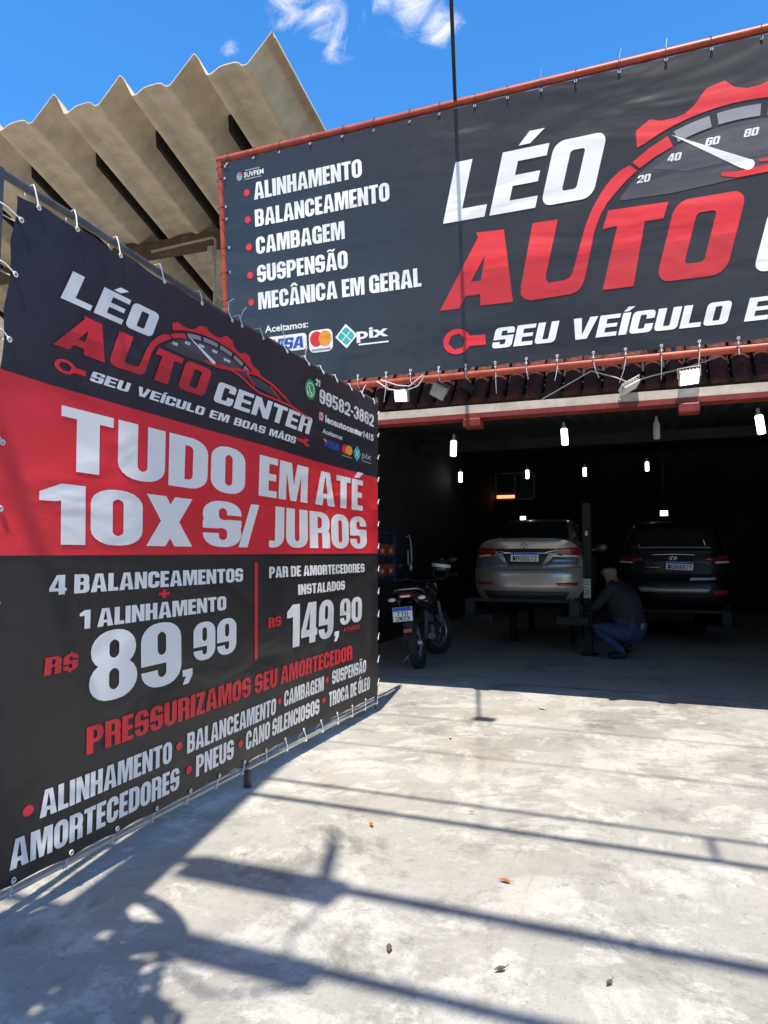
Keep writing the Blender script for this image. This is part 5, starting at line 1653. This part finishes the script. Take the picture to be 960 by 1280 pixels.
# faces -x (towards the sedan), a little away from the camera
J = dict(
    pelvis=((.14, .0, .30), (.17, .185)), waist=((.06, .02, .45), (.175, .19)), chest=((-.03, .06, .66), (.195, .215)), upper=((-.12, .09, .82), (.17, .185)),
    neck=((-.19, .11, .945), .062), skull=((-.225, .115, 1.03), (.082, .086)), crown=((-.235, .115, 1.105), (.074, .078)),
    l_sho=((-.13, -.09, .83), .082), l_elb=((-.32, -.14, .60), .058), l_wri=((-.47, -.06, .585), .037), l_palm=((-.53, -.03, .59), (.036, .022)),
    r_sho=((-.16, .27, .84), .08), r_elb=((-.34, .26, .73), .056), r_wri=((-.50, .17, .79), .036), r_palm=((-.555, .15, .80), (.036, .022)),
    l_hip=((.08, -.10, .30), .118), l_knee=((-.34, -.13, .385), .082), l_ank=((.02, -.13, .10), .052), l_heel=((.05, -.13, .055), .046), l_toe=((-.16, -.135, .04), .044),
    r_hip=((.10, .12, .30), .118), r_knee=((-.33, .20, .46), .082), r_ank=((-.05, .17, .12), .052), r_heel=((.02, .17, .09), .046), r_toe=((-.20, .18, .04), .044),
)
E_ = [('pelvis', 'waist'), ('waist', 'chest'), ('chest', 'upper'), ('upper', 'neck'), ('neck', 'skull'), ('skull', 'crown'),
      ('upper', 'l_sho'), ('l_sho', 'l_elb'), ('l_elb', 'l_wri'), ('l_wri', 'l_palm'), ('upper', 'r_sho'), ('r_sho', 'r_elb'), ('r_elb', 'r_wri'), ('r_wri', 'r_palm'),
      ('pelvis', 'l_hip'), ('l_hip', 'l_knee'), ('l_knee', 'l_ank'), ('l_ank', 'l_heel'), ('l_heel', 'l_toe'), ('pelvis', 'r_hip'), ('r_hip', 'r_knee'), ('r_knee', 'r_ank'), ('r_ank', 'r_heel'), ('r_heel', 'r_toe')]
# five fingers per hand: the left one curls round the bottle, the right one reaches up to the wheel
def fingers(pre, base, fwd, side, down, curl):
    b = Vector(base); f = Vector(fwd).normalized(); s = Vector(side).normalized(); d = Vector(down).normalized()
    for k, (o_, ln) in enumerate(((-.030, .066), (-.010, .075), (.010, .070), (.028, .055))):
        p0 = b + f * .030 + s * o_
        p1 = p0 + f * ln * .5 + d * ln * .15 * curl
        p2 = p1 + (f * (1 - curl * .7) + d * curl) .normalized() * ln * .35
        p3 = p2 + (f * (.6 - curl) + d * (curl * .8 + .1)).normalized() * ln * .28
        for i, (p, r_) in enumerate(((p0, .0095), (p1, .009), (p2, .0085), (p3, .007))):
            J[f'{pre}f{k}{i}'] = (tuple(p), r_)
        E_.append((pre + '_palm', f'{pre}f{k}0'))
        for i in range(3): E_.append((f'{pre}f{k}{i}', f'{pre}f{k}{i + 1}'))
    q0 = b - s * .032 + f * .0; q1 = q0 - s * .022 + f * .028 + d * .012; q2 = q1 + f * .026 + d * .022 * curl
    for i, (p, r_) in enumerate(((q0, .011), (q1, .0105), (q2, .0085))):
        J[f'{pre}t{i}'] = (tuple(p), r_)
    E_.append((pre + '_palm', pre + 't0')); E_.append((pre + 't0', pre + 't1')); E_.append((pre + 't1', pre + 't2'))
fingers('l', (-.53, -.03, .59), (-1, .25, 0), (0, 0, -1), (.2, 1, 0), 1.0)
fingers('r', (-.555, .15, .80), (-1, -.2, .35), (0, .4, -1), (-.2, -1, 0), .5)
def region(a, b, t, c):
    n_ = {a, b}
    if 'crown' in n_ or ('skull' in n_) : return 0
    if any(k in n_ for k in ('l_palm', 'r_palm')) or any(x[1:2] in 'ft' and x[0] in 'lr' and x[1] != '_' for x in n_): return 0
    if n_ == {'upper', 'neck'}: return 1 if t < .55 else 0
    if any(k in n_ for k in ('l_heel', 'r_heel', 'l_toe', 'r_toe')): return 3
    if n_ <= {'pelvis', 'l_hip', 'r_hip', 'l_knee', 'r_knee', 'l_ank', 'r_ank'}: return 2
    if n_ == {'pelvis', 'waist'}: return 2 if t < .30 else (4 if t < .48 and c.x > .18 else 1)
    return 1
skin_body('body', J, E_, 'pelvis', 2, [M_SKIN, M_JACKET, M_JEANS, M_SHOE, mat('pale_hem', (.30, .28, .26), .8)], region, man)
# face, ears and a fringe of hair (head turned to -x)
hd = Vector((-.235, .115, 1.055))
nose = MB().loft([[(-.305, .100, 1.075), (-.305, .130, 1.075), (-.30, .115, 1.08)], [(-.338, .098, 1.035), (-.338, .132, 1.035), (-.322, .115, 1.045)], [(-.31, .103, 1.022), (-.31, .127, 1.022), (-.30, .115, 1.022)]])
nose.build('nose', [M_SKIN], man)
for s in (-1, 1):
    MB().ball((-.305, .115 + s * .032, 1.072), .010, .013, .009, 10, 6).build('eye', [mat('eye_dark', (.05, .04, .035), .3)], man)
    MB().ball((-.225, .115 + s * .086, 1.05), .022, .012, .034, 12, 8).build('ear', [M_SKIN], man)
MB().ball((-.300, .115, .998), .012, .028, .008, 10, 6).build('mouth', [mat('lip', (.25, .09, .07), .5)], man)
hb_ = MB()
rings = []
for i in range(5):
    z = 1.00 + .022 * i
    r_ = []
    for k in range(13):
        a_ = math.radians(-115 + 230 * k / 12)
        rad = (.090 + .004 * math.sin(k * 2.1 + i)) - .004 * abs(i - 2)
        r_.append((hd.x + .005 + rad * math.cos(a_), hd.y + rad * 1.03 * math.sin(a_), z))
    rings.append(r_)
hb_.loft(rings, 0, False, False)
ho = hb_.build('hair', [M_HAIR], man, fix=False)
so = ho.modifiers.new('solid', 'SOLIDIFY'); so.thickness = .012; so.offset = 0
man.scale = (1.22, 1.24, 1.17)
bot = empty('spray_bottle', (-.42 + 1.18 * (-.575 * math.cos(.32) + .02 * math.sin(.32)), 10.60 + 1.18 * (.575 * math.sin(.32) + .02 * math.cos(.32)), .53 * 1.16), (0, .05, 0), 'white plastic bottle held in the squatting man\'s left hand', 'bottle')
MB().lathe([(.0, -.075), (.03, -.073), (.032, -.06), (.032, .05), (.02, .075), (.012, .082), (.012, .10)], n=18).build('bottle_body', [M_WHITE], bot)
MB().lathe([(.015, .10), (.015, .125), (.008, .13), (.005, .165), (.0, .167)], n=12).build('nozzle', [mat('green_cap', (.25, .45, .25), .4)], bot)

# ------------------------------------------------------------------ small litter on the pavement
M_LEAF = mat('dry_orange_leaf', (.50, .16, .04), .8, var=.3, vscale=40)
M_DLEAF = mat('dry_brown_leaf', (.13, .10, .075), .9, var=.3, vscale=40)
def leaf(x, y, s, rz, m, label, name='fallen_leaf', cat='leaf', grp='leaves on the pavement'):
    mb = MB()
    pts = [(0, -1, 0), (.34, -.5, .06), (.42, .05, .10), (.22, .6, .06), (0, 1, 0), (-.22, .6, .09), (-.42, .05, .13), (-.34, -.5, .07)]
    top = [(a * s, b * s, c * s + .008) for a, b, c in pts]
    mid = (0, 0, .0 * s + .008)
    mb.add(top + [mid] + [(a, b, c - .003) for a, b, c in top] + [(0, 0, .005)], [(i, (i + 1) % 8, 8) for i in range(8)] + [((i + 1) % 8 + 9, i + 9, 17) for i in range(8)] + [(i, i + 9, (i + 1) % 8 + 9, (i + 1) % 8) for i in range(8)])
    mb.tube([(0, -1 * s, .008), (.1 * s, -1.5 * s, .012)], .0015, 4)
    o = mb.build(name, [m], loc=(x, y, .004), rot=(0, 0, rz)); tag(o, label, cat, grp)
leaf(-1.49, 3.64, .026, .6, M_LEAF, 'orange leaf on the sunlit concrete right of the tall blob shadow')
leaf(-.67, 3.25, .030, 1.4, M_LEAF, 'reddish orange leaf lying between the two middle cable shadows')
leaf(-1.02, 4.02, .018, 2.0, M_LEAF, 'tiny orange leaf right beside the close pair of cable shadows')
leaf(-.97, 2.55, .026, .3, M_DLEAF, 'dark oval leaf near the lower middle of the pavement')
leaf(-.55, 2.57, .024, 2.3, M_DLEAF, 'curled brown leaf right of the dark oval leaf')
leaf(-.18, 2.63, .018, 2.6, M_DLEAF, 'small dark leaf farthest right on the near pavement')
leaf(-1.05, 6.9, .05, 1.0, mat('pale_yellow_paper', (.6, .5, .2), .8), 'scrap of yellow paper near the edge of the garage shade', 'paper_scrap', 'scrap', 'paper scraps on the pavement')
leaf(-1.58, 5.55, .03, .3, mat('pale_yellow_paper', (.6, .5, .2), .8), 'small yellow paper scrap between the two thin cable shadows', 'paper_scrap', 'scrap', 'paper scraps on the pavement')

# ------------------------------------------------------------------ unseen houses across the street, added to block low sky behind the viewer
def unseen_house(x0, x1, h, col, label, seed):
    r_ = random.Random(seed)
    e = empty('unseen_house', ((x0 + x1) / 2, -12, 0), label=label, cat='house')
    w = (x1 - x0) / 2
    MB().box(-w, -6, -.15, w, 0, h).build('wall', [mat('render_%d' % seed, col, .9, var=.2, vscale=1.5)], e)
    MB().box(-w - .2, -6.2, h, w + .2, .3, h + .2).build('roof', [M_TILE], e)
    for k in range(int((x1 - x0) / 3)):
        for z in (1.0, 4.0):
            if z + 1.3 < h:
                f = MB().box(-w + 1 + 3 * k, 0, z, -w + 2.4 + 3 * k, .06, z + 1.2).build('window', [M_WHITE], e)
                MB().box(-w + 1.08 + 3 * k, .0605, z + .08, -w + 2.32 + 3 * k, .075, z + 1.12).build('pane', [M_GLASSD], f)
unseen_house(-24, -9, 3.2, (.42, .36, .28), 'unseen ochre single storey house added across the street to block low sky', 1)
unseen_house(-9, 4, 3.9, (.5, .46, .40), 'unseen cream single storey house added across the street to block low sky', 2)
unseen_house(4, 20, 3.0, (.40, .30, .24), 'unseen brick coloured house added across the street to block low sky', 3)
